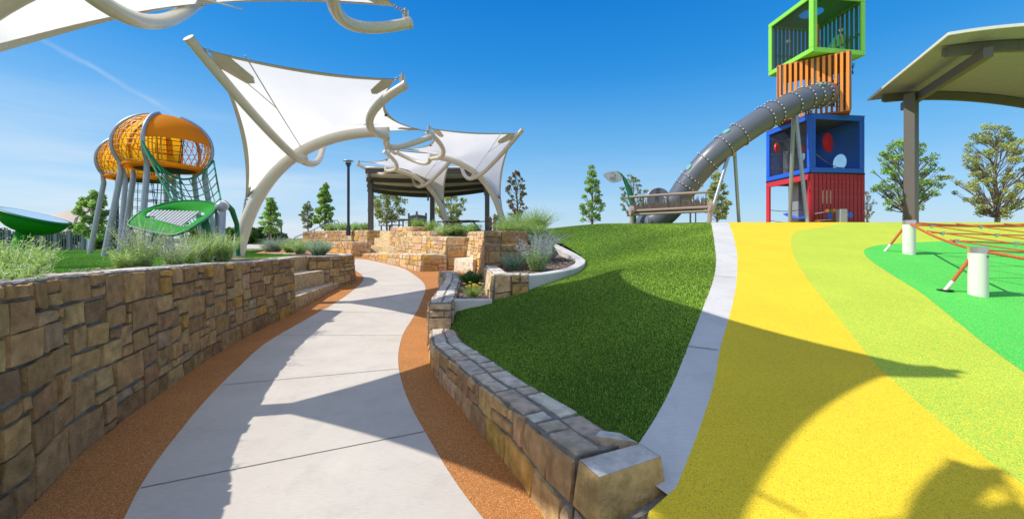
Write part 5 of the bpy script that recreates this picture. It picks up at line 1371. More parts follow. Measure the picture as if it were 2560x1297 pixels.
# distant tan sail
ts = thing('tan_sail', Q(183, 625, 30), 'distant tan shade sail on a curved post beyond the fence', 'shade sail')
c1, c2, c3, c4 = q3(120, 540, 33), q3(232, 508, 28), q3(183, 572, 29), q3(140, 572, 30)
m = MB(); vs = []; N2 = 8
for i in range(N2+1):
    for j in range(N2+1):
        s, t = i/N2, j/N2; p = (c1*(1-s)+c2*s)*(1-t)+(c4*(1-s)+c3*s)*t; p = p+np.array([0, 0, -.9*s*(1-s)*t*2]); vs.append(p)
m.add(vs, [(i*9+j, (i+1)*9+j, (i+1)*9+j+1, i*9+j+1) for i in range(N2) for j in range(N2)], 0, None, True); m.build('canopy', M['tan'], ts)
m = MB(); m.tube([q3(183, 625, 29), q3(182, 580, 29), q3(192, 545, 29), q3(232, 520, 29)], .12, 8); m.build('post', M['tan'], ts)

# handrail beside the upper left wall
hr = thing('handrail', Q(847, 580, 22), 'grey steel handrail rising to the upper left stone wall', 'handrail')
m = MB(); m.tube([q3(848, 578, 22.5), q3(847, 556, 22.5), q3(843, 551, 22.5), q3(835, 551, 22), q3(770, 580, 17.5), q3(736, 594, 15.5), q3(730, 602, 15.5)], .022, 6); m.build('rail', M['galv'], hr)
for (u, v0, v1, Y) in ((836, 551, 580, 22), (786, 573, 592, 18.2), (736, 594, 618, 15.5)):
    m = MB(); m.tube([q3(u, v0, Y), q3(u, v1, Y)], .02, 6); m.build('post', M['galv'], hr)
# lamp posts
def lamp(u, vb, vt, Y, label, k=1.):
    b = Q(u, vb, Y); t = Q(u, vt, Y); root = thing('lamp_post', b, label, 'lamp post', 'dark lamp posts with flat disc tops')
    m = MB(); m.tube([b-Vector((0, 0, .2)), t-Vector((0, 0, .25))], .075, 10); m.tube([b-Vector((0, 0, .2)), b+Vector((0, 0, .35))], .12, 10); m.build('pole', M['navy'], root)
    m = MB(); m.tube([t-Vector((0, 0, .32)), t-Vector((0, 0, .22)), t-Vector((0, 0, .20)), t-Vector((0, 0, .12))], [.11, .11, .16, .16], 12); m.build('lamp_head', M['navy'], root)
    m = MB(); m.tube([t-Vector((0, 0, .03)), t, t+Vector((0, 0, .02))], [.28, .28, .08], 20); m.build('disc_cap', M['galv'], root)
    for a in (0, 2.1, 4.2):
        m = MB(); m.tube([t+Vector((.12*math.cos(a), .12*math.sin(a), -.13)), t+Vector((.14*math.cos(a), .14*math.sin(a), -.02))], .012, 5); m.build('bracket', M['navy'], root)
lamp(871, 580, 402, 22.5, 'tall dark lamp post with a flat disc top on the upper left terrace')
lamp(703, 606, 557, 40, 'distant lamp post by the dark hedge near the big cream arch')

# left pavilion -----------------------------------------------------------
pv = thing('pavilion', (-5, 24, 1.93), 'dark framed pavilion with striped flat curved roof behind the rear sails', 'pavilion')
def vq(u, v, Y): return q3(u, v, Y)
NU = 24; m = MB(); vs = []
def pvp(s, t):       # s along, t depth 0..1
    Y = 20.5+7.5*t; xl = -7.5-2.6*t; xr = -1.1-.55*t; x = xl+(xr-xl)*s
    z = 5.18-.12*t-.42*math.sin(math.pi*s)*t**1.5+.0*s; return np.array([x, Y, z])
for off in (0, .09):
    for i in range(NU+1):
        for j in range(5): vs.append(pvp(i/NU, j/4)+np.array([0, 0, off]))
K2 = 5; fs = [(i*K2+j, (i+1)*K2+j, (i+1)*K2+j+1, i*K2+j+1) for i in range(NU) for j in range(4)]; B2 = (NU+1)*K2
fs += [tuple(B2+q for q in f)[::-1] for f in fs]
fs += [(i*K2, i*K2+B2, (i+1)*K2+B2, (i+1)*K2) for i in range(NU)]+[(i*K2+4, (i+1)*K2+4, (i+1)*K2+4+B2, i*K2+4+B2) for i in range(NU)]
fs += [(j, j+1, j+1+B2, j+B2) for j in range(4)]+[(NU*K2+j, NU*K2+j+B2, NU*K2+j+1+B2, NU*K2+j+1) for j in range(4)]
m.add(vs, fs, 0, None, True); m.build('roof', M['far_roof'], pv)
for t in (.02, .38, .70, .97):
    m = MB(); P = [pvp(i/NU, t)+np.array([0, 0, -.13]) for i in range(NU+1)]
    for i in range(NU): m.bar(P[i], P[i+1]+(P[i+1]-P[i])*.02, .14, .24)
    m.build('beam', M['dark'], pv)
for s in (.03, .5, .97):
    m = MB(); P = [pvp(s, t)+np.array([0, 0, -.33]) for t in np.linspace(0, 1, 7)]
    for i in range(6): m.bar(P[i], P[i+1], .12, .22)
    m.build('rafter', M['dark'], pv)
for (u, Y) in ((927, 22.6), (1081, 23.0), (1218, 21.5)):
    b = Q(u, 590, Y); m = MB(); m.bar((b.x, Y, 1.6), (b.x, Y, 4.9), .24, .24, up=(0, 1, 0)); m.build('column', M['dark'], pv)
# slat screen
ss = thing('slat_screen', Q(1040, 580, 21.5), 'grey slatted bin enclosure with corner posts on the upper terrace', 'screen')
pA, pB, pC = q3(1022, 580, 22.5), q3(1042, 580, 21.0), q3(1065, 580, 22.3)
ztop = EYE+(HZ-537)/F*21.8
for a, b, nm in ((pA, pB, 1), (pB, pC, 2)):
    m = MB(); n__ = 14
    for i in range(n__):
        t = (i+.5)/n__; p = a+(b-a)*t; m.box((p[0], p[1], (1.9+ztop)/2), (.03, .03, ztop-1.95))
    for z_ in (2.05, ztop-.08): m.bar((a[0], a[1], z_), (b[0], b[1], z_), .04)
    m.build('slat_panel', M['slat'], ss)
for p in (pA, pB, pC):
    m = MB(); m.box((p[0], p[1], (1.9+ztop)/2+.08), (.09, .09, ztop-1.9+.1)); m.build('post', M['slat'], ss)
# picnic tables
def picnic(a, b, wdt, ztop, label, zg=1.93, bench=True):
    a = np.array(a[:2]); b = np.array(b[:2]); d = (b-a)/np.linalg.norm(b-a); n_ = np.array([-d[1], d[0]]); c = (a+b)/2
    root = thing('picnic_table', (c[0], c[1], zg), label, 'picnic table', 'dark picnic tables on the upper terrace')
    def hb(o, w_, z, nm):
        m = MB()
        for k in range(max(2, int(w_/.15))):
            q = (k+.5)/max(2, int(w_/.15))-.5; p0 = a+n_*(o+q*w_); p1 = b+n_*(o+q*w_); m.bar((*p0, z), (*p1, z), .12, .035)
        m.build(nm, M['dark'], root)
    hb(0, wdt, ztop, 'tabletop')
    if bench: hb(wdt*.95, .28, zg+.45, 'bench'); hb(-wdt*.95, .28, zg+.45, 'bench')
    for t in (.2, .8):
        for s in (-1, 1):
            p = a+(b-a)*t+n_*s*wdt*.4; q = a+(b-a)*t+n_*s*wdt*(1.0 if bench else .4)
            m = MB(); m.bar((*p, ztop-.02), (*q, zg-.05), .06, .06); m.build('leg', M['dark'], root)
picnic(img(988, 21.8), img(1019, 20.0), .75, zt(550, 20.8), 'small dark picnic table left of the grey slat screen', 1.93, False)
picnic(img(958, 23.0), img(992, 22.0), .7, zt(563, 22.3), 'low dark picnic table at the foot of the yellow green tree', 1.8, False)
picnic(img(1120, 19.8), img(1183, 18.2), .75, zt(553, 19.0), 'long dark picnic table seen between the rear arch and right pavilion column', 1.93)
# far play unit
fp = thing('play_unit', Q(1245, 580, 24), 'distant small play unit with reddish posts and teal panels right of the pavilion column', 'play unit')
for (u, vt) in ((1226, 541), (1237, 534), (1256, 542)):
    m = MB(); m.tube([q3(u, 582, 24), q3(u, vt+5, 24), q3(u, vt, 24)], [.09, .09, .01], 8); m.build('post', mat('brick_red_post%d' % u, (.42, .10, .06)), fp)
m = MB(); m.box(q3(1249, 545, 24), (.5, .08, .35)); m.build('upper_panel', M['dark'], fp)
m = MB(); m.box(q3(1243, 560, 24), (.8, .05, .12)); m.build('teal_panel', mat('teal', (.05, .42, .38)), fp)
m = MB(); m.box(q3(1240, 570, 24), (.7, .5, .06)); m.build('deck', M['dark'], fp)
m = MB()
for z_ in (548, 556, 566): m.bar(q3(1226, z_, 24), q3(1256, z_, 24), .04)
m.build('rail', M['dark'], fp)

# ------------------------------------------------------------------ cube tower
ct_ = thing('cube_tower', (11.6, 15.4, 2.0), 'tall play tower of stacked red, blue, orange and lime green cubes', 'play tower')
def cubecorners(C, Rr_, L_): # near, right, left corners -> 4 corners ccw from near
    C, Rr_, L_ = [np.array(q, float) for q in (C, Rr_, L_)]; return [C, Rr_, Rr_+L_-C, L_]
def frame_face(a, b, z0, z1, fw, m, dp=.08, inset=0., gap=0):
    """rectangular frame of flat boards on the face between plan points a and b"""
    a = np.array([*a, 0.]); b = np.array([*b, 0.]); d = (b-a); L_ = np.linalg.norm(d); d /= L_; n_ = np.array([d[1], -d[0], 0]); o_ = n_*(-dp/2-inset)
    up = (n_[0], n_[1], 0)
    e = gap
    m.bar(a+o_+[0, 0, z0+fw/2]+d*e, b+o_+[0, 0, z0+fw/2]-d*e, dp, fw, 0, .012); m.bar(a+o_+[0, 0, z1-fw/2]+d*e, b+o_+[0, 0, z1-fw/2]-d*e, dp, fw, 0, .012)
    for p, s in ((a, 1), (b, -1)):
        q = p+d*s*(fw/2+e)+o_; m.bar(q+[0, 0, z0+fw+.002], q+[0, 0, z1-fw-.002], fw, dp, 0, .012, up=up)
def mesh_face(a, b, z0, z1, m, step=.075, r_=.0045, inset=.05):
    a = np.array([*a, 0.]); b = np.array([*b, 0.]); d = b-a; L_ = np.linalg.norm(d); d /= L_; n_ = np.array([d[1], -d[0], 0]); a = a-n_*inset
    H2 = z1-z0
    for dr in (1, -1):
        k = -H2 if dr > 0 else 0
        while k < L_+(0 if dr > 0 else H2):
            # line from (k,0) direction (dr,1)
            t0 = max(0, -k if dr > 0 else k-L_); t1 = min(H2, L_-k if dr > 0 else k)
            if t1 > t0+.02:
                p = a+d*(k+dr*t0)+[0, 0, z0+t0]; q = a+d*(k+dr*t1)+[0, 0, z0+t1]; m.tube([p, q], r_, 3, 0, False, False)
            k += step
def pl2(C4, i): return C4[i][:2], C4[(i+1) % 4][:2]
def mitre_cube(name, C4, z0, z1, fw, material, wire=(0, 3), dark=None):
    m = MB()
    for i in range(4):
        a, b = pl2(C4, i); frame_face(a, b, z0, z1, fw, m, .07, gap=.012 if i in wire else .02)
    m.build(name+'_frame', material, ct_)
gC = cubecorners((10.46, 14.0), (12.64, 14.32), (10.46, 16.48))
gC = [c_ for c_ in gC]
# red cube
z0, z1 = 1.95, 3.86
m = MB()
a, b = [np.array(q) for q in pl2(gC, 0)]
nb_ = 14
d = (b-a)/nb_; n_ = np.array([d[1], -d[0]])/np.linalg.norm(d)
for i in range(nb_):
    p = a+d*(i+.07); q = a+d*(i+.93)
    for (h0, h1) in ((z0, z1),):
        c = (p+q)/2-n_*.02
        m.bar((p[0]-n_[0]*.02, p[1]-n_[1]*.02, (h0+h1)/2), (q[0]-n_[0]*.02, q[1]-n_[1]*.02, (h0+h1)/2), .04, h1-h0, 0, .005)
m.build('plank_wall', M['dark_red'], ct_)
m = MB(); m.bar((a[0]-n_[0]*.07, a[1]-n_[1]*.07, (z0+z1)/2), (b[0]-n_[0]*.07, b[1]-n_[1]*.07, (z0+z1)/2), .03, z1-z0-.1); m.build('backing', M['dark_red'], ct_)
m = MB(); g_ = random.Random(4)
for i in range(nb_):
    c = a+d*(i+.5)+n_*.005
    for z_ in (z0+.55, z0+1.1, z0+1.35, z1-.28): m.sphere((c[0], c[1], z_), .012, 5, 3)
m.build('bolts', M['steel'], ct_)
m = MB()
for i in (3, 4, 5): # peep slots
    c = a+d*(i+.0)+n_*.004; m.bar((c[0], c[1], z0+.86), (c[0], c[1], z0+1.32), .02, .02, up=(0, 1, 0))
m.build('peep_slot', M['tan'], ct_)
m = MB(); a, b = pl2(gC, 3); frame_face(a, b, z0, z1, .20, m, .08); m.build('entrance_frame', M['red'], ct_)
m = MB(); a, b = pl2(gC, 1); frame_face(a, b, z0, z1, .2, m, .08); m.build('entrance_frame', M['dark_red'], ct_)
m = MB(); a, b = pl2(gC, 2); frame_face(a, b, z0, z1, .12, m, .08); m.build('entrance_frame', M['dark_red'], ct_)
m = MB(); c4 = [tuple(q[:2]) for q in gC]; m.prism(c4, z1+.0, z1+.06); m.build('lower_ceiling', M['black'], ct_)
m = MB(); cpt = np.mean(np.array(gC), 0); m.box((cpt[0]-.25, cpt[1]+.3, 2.9), (.55, .55, 1.9), None, 0, .02); m.build('inner_panel', M['galv'], ct_)
for z_, s in ((2.32, 0), (2.75, 1)):
    m = MB(); a, b = np.array(gC[3]), np.array(gC[0]); m.tube(sagc((a[0]+.1, a[1]-.1, z_), (b[0]+.2, b[1]+.2, z_-.05), .1), .012, 5); m.build('foothold_rope', M['black'], ct_)
m = MB(); vs = []; a = np.array([10.75, 15.9, 2.55]); b = np.array([11.0, 14.4, 2.5]); 
for i in range(9):
    t = i/8; p = a+(b-a)*t-np.array([0, 0, .25*4*t*(1-t)*.8]); vs += [p+[-.0, 0, 0], p+[.5, .1, .12]]
m.add(vs, [(2*i, 2*i+2, 2*i+3, 2*i+1) for i in range(8)], 0, None, True); m.build('hammock_step', M['blueplastic'], ct_)
# blue cube
z0, z1 = 3.89, 5.97
mitre_cube('blue', gC, z0, z1, .19, M['blue'])
for i in (0, 3):
    m = MB(); a, b = pl2(gC, i); mesh_face(a, b, z0+.17, z1-.17, m, .07, .0030 if i == 0 else .0055, .075); m.build('wire_mesh', M['meshblack'], ct_)
m = MB(); c4 = [np.array(q[:2]) for q in gC]
# solid rear panels, one with a round hole
a, b = c4[1], c4[2]; d_ = (b-a); L_ = np.linalg.norm(d_); d_ /= L_; cz_ = (z0+z1)/2-.45; cs_ = L_*.40; rad = .32
def holed(m, a, d_, L_, z0, z1, cs_, cz_, rad, inset=.1):
    n_ = np.array([d_[1], -d_[0]]); aa = a-n_*inset; N3 = 32; vs = []; 
    for k in range(N3):
        t = 2*math.pi*k/N3; c, s = math.cos(t), math.sin(t)
        vs.append((*(aa+d_*(cs_+rad*c)), cz_+rad*s))
        # ray to the rectangle
        q = []
        if c > 1e-6: q.append((L_-cs_)/c)
        if c < -1e-6: q.append(-cs_/c)
        if s > 1e-6: q.append((z1-cz_)/s)
        if s < -1e-6: q.append((z0-cz_)/s)
        r_ = min(q); vs.append((*(aa+d_*(cs_+r_*c)), cz_+r_*s))
    m.add(vs, [(2*k, 2*k+1, (2*k+3) % (2*N3), (2*k+2) % (2*N3)) for k in range(N3)])
    for cx_, cz2 in ((0, z0), (L_, z0), (0, z1), (L_, z1)): pass
holed(m, a, d_, L_, z0+.1, z1-.1, cs_, cz_, rad)
m.build('holed_panel', M['blue_in'], ct_)
m = MB(); a, b = c4[2], c4[3]; d_ = (b-a); L_ = np.linalg.norm(d_); d_ /= L_
holed(m, a, d_, L_, z0+.1, z1-.1, L_*.35, (z0+z1)/2+.1, .30); m.build('holed_panel', M['blue_in'], ct_)
m = MB(); m.prism([tuple(q) for q in c4], z1-.03, z1); m.build('upper_deck', M['grey_frame'], ct_)
for (u, v, Y, r_) in ((2068, 357, 14.9, .36), (1942, 370, 16.0, .19), (2005, 373, 15.6, .17)):
    m = MB(); c = q3(u, v, Y); dr = Vector((.5, -.87, 0)); m.tube([c, c+np.array(dr)*.05], r_, 28); m.tube([c+np.array(dr)*.05, c+np.array(dr)*.09], [r_*.9, r_*.5], 28); m.build('red_disc', M['redplastic'], ct_)
m = MB()
for (u0, v0, u1, v1, Y) in ((2040, 418, 2140, 412, 15), (2040, 385, 2100, 420, 15), (1928, 348, 2010, 352, 16), (1928, 418, 2014, 420, 16), (1930, 385, 2010, 372, 16), (2045, 330, 2150, 325, 16)):
    m = MB(); m.tube(sagc(q3(u0, v0, Y), q3(u1, v1, Y), .08), .014, 5); m.build('climbing_rope', M['steel'], ct_)
m = MB(); c = q3(1977, 395, 16.2); m.box(c, (.45, .3, 1.5), None, 0, .02); m.build('inner_panel', M['galv'], ct_)
# orange cube, turned
oC = cubecorners((11.73, 13.85), (12.98, 15.58), (10.0, 15.1))
z0, z1 = 6.0, 8.10
m = MB(); c4 = [np.array(q[:2]) for q in oC]
m.prism([tuple(q) for q in c4], z0, z0+.06); m.build('deck', M['orange_frame'], ct_)
m = MB(); m.prism([tuple(q) for q in c4], z1-.05, z1-.005); m.build('ceiling', M['orange_frame'], ct_)
m = MB()
for q in c4:
    c = np.mean(c4, 0); q2 = q+(c-q)*.05; m.bar((*q2, z0+.06), (*q2, z1-.06), .09, .09, up=(0, 1, 0))
m.build('corner_posts', M['grey_frame'], ct_)
Pn = {}
for i in range(4):
    a, b = c4[i], c4[(i+1) % 4]; d = (b-a); L_ = np.linalg.norm(d); d /= L_; n_ = np.array([d[1], -d[0]]); k = 13; m = MB(); mb_ = MB()
    for j in range(k):
        t = (j+.5)/k; p = a+d*L_*t
        lo = z0+.02
        if i == 3 and .18 < 1-t < .60: lo = z0+1.02     # opening for the slide mouth
        m.bar((*p, lo), (*p, z1-.01), .085, .03, up=(n_[0], n_[1], 0))
        if j % 6 == 0: p2_ = a+d*L_*(t+.038)-n_*.035; mb_.bar((*p2_, lo+.02), (*p2_, z1-.06), .06, .03, up=(n_[0], n_[1], 0))
    m.build('orange_slats', M['orange_panel'], ct_); mb_.build('dark_slats', M['grey_frame'], ct_)
m = MB(); m.tube([q3(2085, 265, 14.8), q3(2085, 200, 14.8)], .03, 6)
for i in range(6): m.tube(sagc(q3(2076, 205+12*i, 14.6), q3(2120, 203+12*i, 14.8), .05), .012, 4)
m.build('rope_ladder', M['meshblack'], ct_)
m = MB(); a = np.array(c4[0]); 
# green cube
nC = cubecorners((10.53, 14.0), (12.66, 14.31), (10.37, 16.2)); z0, z1 = 8.13, 10.22
mitre_cube('green', nC, z0, z1, .17, M['lime'])
for i in (0, 3):
    m = MB(); a, b = pl2(nC, i); mesh_face(a, b, z0+.15, z1-.15, m, .07, .0045 if i == 0 else .0075, .07); m.build('wire_mesh', M['meshblack'], ct_)
c4 = [np.array(q[:2]) for q in nC]
m = MB(); c = np.mean(c4, 0)
ins = [tuple(c+(q-c)*.97) for q in c4]; m.prism(ins, z0+.02, z0+.05); m.build('deck', M['lime'], ct_)
m = MB(); N3 = 32; vs = []
for k in range(N3):
    t = 2*math.pi*k/N3; dd = np.array([math.cos(t), math.sin(t)]); cc_ = c+np.array([-.1, .0]); vs.append((*(cc_+dd*.38), z1-.06))
    best = 9
    for i in range(4):
        a = np.array(ins[i]); e = np.array(ins[(i+1) % 4])-a; den = dd[0]*e[1]-dd[1]*e[0]
        if abs(den) > 1e-9:
            w_ = a-cc_; tt_ = (w_[0]*e[1]-w_[1]*e[0])/den; uu = (w_[0]*dd[1]-w_[1]*dd[0])/den
            if tt_ > 0 and -.001 <= uu <= 1.001: best = min(best, tt_)
    vs.append((*(cc_+dd*best), z1-.06))
m.add(vs, [(2*k, (2*k+2) % (2*N3), (2*k+3) % (2*N3), 2*k+1) for k in range(N3)]); m.build('ceiling', M['lime_dark'], ct_)
for i in (1, 2):
    a, b = c4[i], c4[(i+1) % 4]; d = (b-a); L_ = np.linalg.norm(d); d /= L_; n_ = np.array([d[1], -d[0]]); m = MB(); k = 12
    for j in range(k): p = a+d*L_*(j+.5)/k-n_*.09; m.bar((*p, z0+.15), (*p, z1-.15), .10, .03, up=(n_[0], n_[1], 0))
    m.bar((*(a-n_*.13), z0+.8), (*(b-n_*.13), z0+.8), .03, .05)
    m.build('green_slats', M['lime_dark'], ct_)
for (u, v, Y) in ((1971, 105, 15.5), (2103, 76, 15)):
    m = MB(); m.tube([q3(u, v-60, Y), q3(u, v+42, Y)], .012, 5); m.build('hanging_rope', M['rope_orange'], ct_)
    m = MB(); m.sphere(q3(u, v, Y), .075, 12, 8); m.build('rope_ball', M['white'], ct_)
m = MB(); m.tube([q3(2045, 60, 14.4), q3(2045, 125, 14.4)], .03, 8); m.sphere(q3(2047, 104, 14.4), .07, 10, 6, 0, (1, 1, .4)); m.build('grab_pole', M['rope_orange'], ct_)
m = MB(); m.tube([q3(2106, 112, 15.6), q3(2106, 112, 15.4)], .32, 24); m.build('round_window', M['paleblue'], ct_)
m = MB()
for i in range(4): m.tube([q3(2128+3*i, 158, 16), q3(2134-2*i, 186, 16)], .008, 4)
m.build('net_end', M['meshblack'], ct_)
# spinner toys by the red wall
sp_ = thing('gear_toy', Q(2104, 575, 13.3), 'grey post with coloured gear wheels on two rods before the red wall', 'play panel')
m = MB(); b = Q(2104, 555, 13.35); m.box((b.x, b.y, 2.25), (.26, .2, .62), None, 0, .02); m.build('post', M['galv'], sp_)
for (v0, v1) in ((534, 524), (552, 547)):
    m = MB(); m.tube([q3(2037, v0, 13.7), q3(2104, v1, 13.5)], .018, 6); m.build('rod', M['steel'], sp_)
for (u, v, r_, mm_, nm) in ((2073, 540, .10, 'blueplastic', 'gear'), (2123, 538, .12, 'blueplastic', 'gear'), (2067, 527, .06, 'orange_panel', 'bead'), (2078, 528, .06, 'lime_dark', 'bead'), (2085, 527, .06, 'orange_panel', 'bead'), (2044, 553, .06, 'orange_panel', 'bead'), (2088, 549, .06, 'lime_dark', 'bead')):
    m = MB(); c = q3(u, v, 13.55); m.tube([c+np.array([0, .04, 0]), c-np.array([0, .04, 0])], r_*.8, 14)
    for k in range(10):
        t = k*math.pi/5; m.sphere(c+np.array([r_*.9*math.cos(t), 0, r_*.9*math.sin(t)]), r_*.22, 6, 4)
    m.build(nm, M[mm_], sp_)
# ------------------------------------------------------------------ tube slide
sl_ = thing('tube_slide', Q(1700, 575, 14.2), 'long grey tube slide with bolted rings descending from the orange cube', 'slide')
ctr_ = [(2062, 238, 14.35), (2030, 243, 14.0), (1990, 257, 13.7), (1945, 278, 13.5), (1900, 303, 13.4), (1855, 333, 13.4), (1815, 362, 13.5), (1778, 395, 13.6), (1745, 430, 13.8), (1715, 468, 14.0), (1688, 508, 14.2), (1660, 538, 14.4), (1632, 556, 14.6), (1610, 562, 15.0)]
Pc = cr([q3(*c_) for c_ in ctr_], 10); Pc = [np.array(p) for p in Pc]
ds = np.r_[0, np.cumsum([np.linalg.norm(Pc[i+1]-Pc[i]) for i in range(len(Pc)-1)])]
def at_s(s): return np.array([np.interp(s, ds, [p[k] for p in Pc]) for k in range(3)])
joints = [0.35, .85, 1.35, 2.0, 2.75, 3.15, 4.15, 4.75, 5.45, 6.2, 6.5, 7.2]
joints = [j for j in joints if j < ds[-1]-.2]
ends_ = [0]+joints+[ds[-1]]
RS = .40
for i in range(len(ends_)-1):
    ss_ = np.linspace(ends_[i], ends_[i+1], 8); m = MB(); m.tube([at_s(s) for s in ss_], RS*(1.0 if i else 1.12), 28, 0, False); m.build('tube_section', M['slide'], sl_)
for j in joints:
    m = MB(); d = at_s(j+.03)-at_s(j-.03); d /= np.linalg.norm(d); c = at_s(j)
    m.tube([c-d*.022, c+d*.022], RS+.024, 28); x = np.cross(d, [0, 1, 0]); x /= np.linalg.norm(x); y = np.cross(d, x)
    fl_ = m.build('flange', M['flange'], sl_); m = MB()
    for k in range(20):
        t = 2*math.pi*k/20; m.sphere(c+(x*math.cos(t)+y*math.sin(t))*(RS+.035), .021, 6, 4)
    m.build('bolts', M['white'], fl_)
for (s, u0) in ((0.6, 0), (4.45, 0), (5.95, 0)):
    c = at_s(s); d = at_s(s+.05)-at_s(s-.05); d /= np.linalg.norm(d); nrm = np.array([-.45, -.75, .6]) if s < 1 else np.array([-.62, -.30, .72]); nrm = nrm-d*np.dot(nrm, d); nrm /= np.linalg.norm(nrm)
    m = MB(); y = np.cross(d, nrm); m.tube([c+nrm*(RS-.02)*1+0*d, c+nrm*(RS-.012)*(1.0 if s > 1 else 1.10)], .15, 20); wdw = m.build('window_rim', M['rope_green'], sl_)
    m = MB(); m.tube([c+nrm*(RS+.0), c+nrm*(RS-.004)*(1. if s > 1 else 1.1)], .12, 20); m.build('window', M['window_glass'], wdw)
m = MB(); c = q3(1646, 500, 14.9); m.tube([c, c+np.array([-.05, -.12, .0])], .42, 32); hood = m.build('end_hood', M['slide'], sl_)
m = MB(); ring = [c+np.array([-.05, -.13, 0])+np.array([math.cos(t)*.42, 0, math.sin(t)*.42]) for t in np.linspace(0, 2*math.pi, 33)[:-1]]; m.tube(ring, .03, 6, 0, False, True, None, True); m.build('hood_rim', M['galv'], hood)
def leg(parent, a, b, r_=.055, nm='support_leg'):
    m = MB(); m.tube([q3(*a), q3(*b)], r_, 10); m.build(nm, M['galv'], parent)
leg(sl_, (1990, 290, 13.6), (2019, 562, 13.3), .06); leg(sl_, (1984, 290, 13.7), (1974, 562, 14.6), .06)
leg(sl_, (1826, 373, 13.4), (1768, 566, 13.0), .055); leg(sl_, (1836, 374, 13.6), (1848, 566, 14.2), .055)
leg(sl_, (1675, 530, 14.3), (1675, 566, 14.3), .045); leg(sl_, (1726, 500, 14.2), (1726, 566, 14.4), .03); leg(sl_, (1739, 500, 14.4), (1739, 566, 14.8), .025); leg(sl_, (1619, 540, 14.2), (1619, 566, 14.2), .03)
# ------------------------------------------------------------------ bench on the crest
bn = thing('bench', Q(1675, 575, 12.6), 'long taupe bench with cut reed pattern back on the crest of the slope', 'bench')
YA, YB = 13.0, 12.3
def bp_(t, v0, v1): # t 0 left..1 right
    u = 1576+(1768-1576)*t; Y = YA+(YB-YA)*t; return q3(u, v0+(v1-v0)*t, Y)
for (v0, v1, r_, nm) in ((493, 480, .045, 'top_rail'), (528, 518, .045, 'seat_rail'), (537, 528, .04, 'seat_rail')):
    m = MB(); m.tube([bp_(-.02 if nm == 'top_rail' else .01, v0, v1), bp_(.5, v0, v1), bp_(1, v0, v1)], r_, 10); m.build(nm, M['brown_pipe'], bn)
m = MB(); r_ = random.Random(6)
for i in range(110):
    t = .03+.95*i/110+r_.uniform(-.003, .003); hgt = r_.uniform(.45, 1.0)
    lo = bp_(t, 524.5, 515.5); hi = bp_(min(.99, t+r_.uniform(-.012, .012)), 524.5-27*hgt, 515.5-30*hgt)
    mid = (lo+hi)/2+np.array([r_.uniform(-.02, .02), 0, 0])
    w_ = r_.uniform(.012, .026); m.add([lo+np.array([-w_, 0, 0]), lo+np.array([w_, 0, 0]), mid+np.array([w_*1.1, -.004, 0]), hi, mid+np.array([-w_*1.1, -.004, 0])], [(0, 1, 2, 3, 4)])
for i in range(26):
    t = .05+.9*i/26; lo = bp_(t, 524.5, 515.5); hi = bp_(t+.035, 515, 506); m.add([lo, bp_(t+.035, 524.5, 515.5), hi, bp_(t, 516, 507)], [(0, 1, 2, 3)])
m.build('reed_panel', M['brown_panel'], bn)
for t in (.02, .17, .33, .49, .65, .82, .985):
    m = MB(); m.tube([bp_(t, 526, 517), bp_(t, 494, 481)], .014, 6); m.build('back_strut', M['dark'], bn)
m = MB()
for k in range(5):
    m.tube([bp_(0, 529+k*2, 519+k*2)+np.array([0, .1*k, 0]), bp_(1, 529+k*2, 519+k*2)+np.array([0, .1*k, 0])], .03, 6)
m.build('seat', M['brown_panel'], bn)
for (u, vt, Y, s) in ((1578, 515, 13.0, 1), (1774, 505, 12.25, 1)):
    m = MB(); m.tube([q3(u, vt+8, Y), q3(u+(3 if u < 1700 else 0), 580, Y)], .06, 10)
    c = q3(u, vt+12, Y); m.tube([c+np.array([-.05, -.02, 0]), c+np.array([.05, -.02, 0])], .16, 18); m.box(c+np.array([0, 0, -.02]), (.09, .12, .34), None, 0, .03)
    m.build('end_support', M['brown_pipe'], bn)
# leaf shaped sign
ls = thing('leaf_sign', Q(1580, 575, 14.5), 'leaf shaped pale sign hanging from a curved green stem on the crest', 'sign')
m = MB(); m.tube([q3(1578, 580, 14.5), q3(1583, 550, 14.5), q3(1582, 510, 14.5), q3(1573, 475, 14.5), q3(1561, 448, 14.5), q3(1553, 436, 14.5), q3(1543, 428, 14.5)], [.11, .11, .105, .09, .06, .035, .01], 12); m.build('stem', M['stem_green'], ls)
Lp = [(1508, 437), (1518, 431), (1532, 428), (1543, 429), (1552, 438), (1557, 449), (1546, 455), (1530, 456), (1517, 448)]
Yl = 14.45
ce = [q3(u, v, Yl) for u, v in Lp]; Lc = cr(ce, 4, True); n_ = len(Lc)
m = MB(); m.add([p+np.array([0, 0, 0]) for p in Lc]+[p+np.array([0, .03, 0]) for p in Lc], [tuple(range(n_))[::-1], tuple(range(n_, 2*n_))]+[(i, (i+1) % n_, n_+(i+1) % n_, n_+i) for i in range(n_)]); sb = m.build('sign_face', M['sign'], ls)
def text(s, loc, size, material, parent, rot=(R(90), 0, 0), name='lettering'):
    cu = bpy.data.curves.new(name, 'FONT'); cu.body = s; cu.size = size; cu.align_x = 'CENTER'; cu.extrude = .001
    o = bpy.data.objects.new(name, cu); COL.objects.link(o); me = bpy.data.meshes.new_from_object(o.evaluated_get(bpy.context.evaluated_depsgraph_get()))
    bpy.data.objects.remove(o); o = bpy.data.objects.new(name, me); COL.objects.link(o); me.materials.append(material)
    off = OFF.get(parent.name, Vector((0, 0, 0))); o.location = Vector(loc)-off; o.rotation_euler = rot; o.parent = parent; return o
pt = Q(1532, 445.5, Yl); text('GRAND', (pt.x, Yl-.008, pt.z), .062, M['ink'], sb); pt = Q(1532, 450, Yl); text('PRAIRIE', (pt.x, Yl-.008, pt.z), .060, M['ink'], sb)
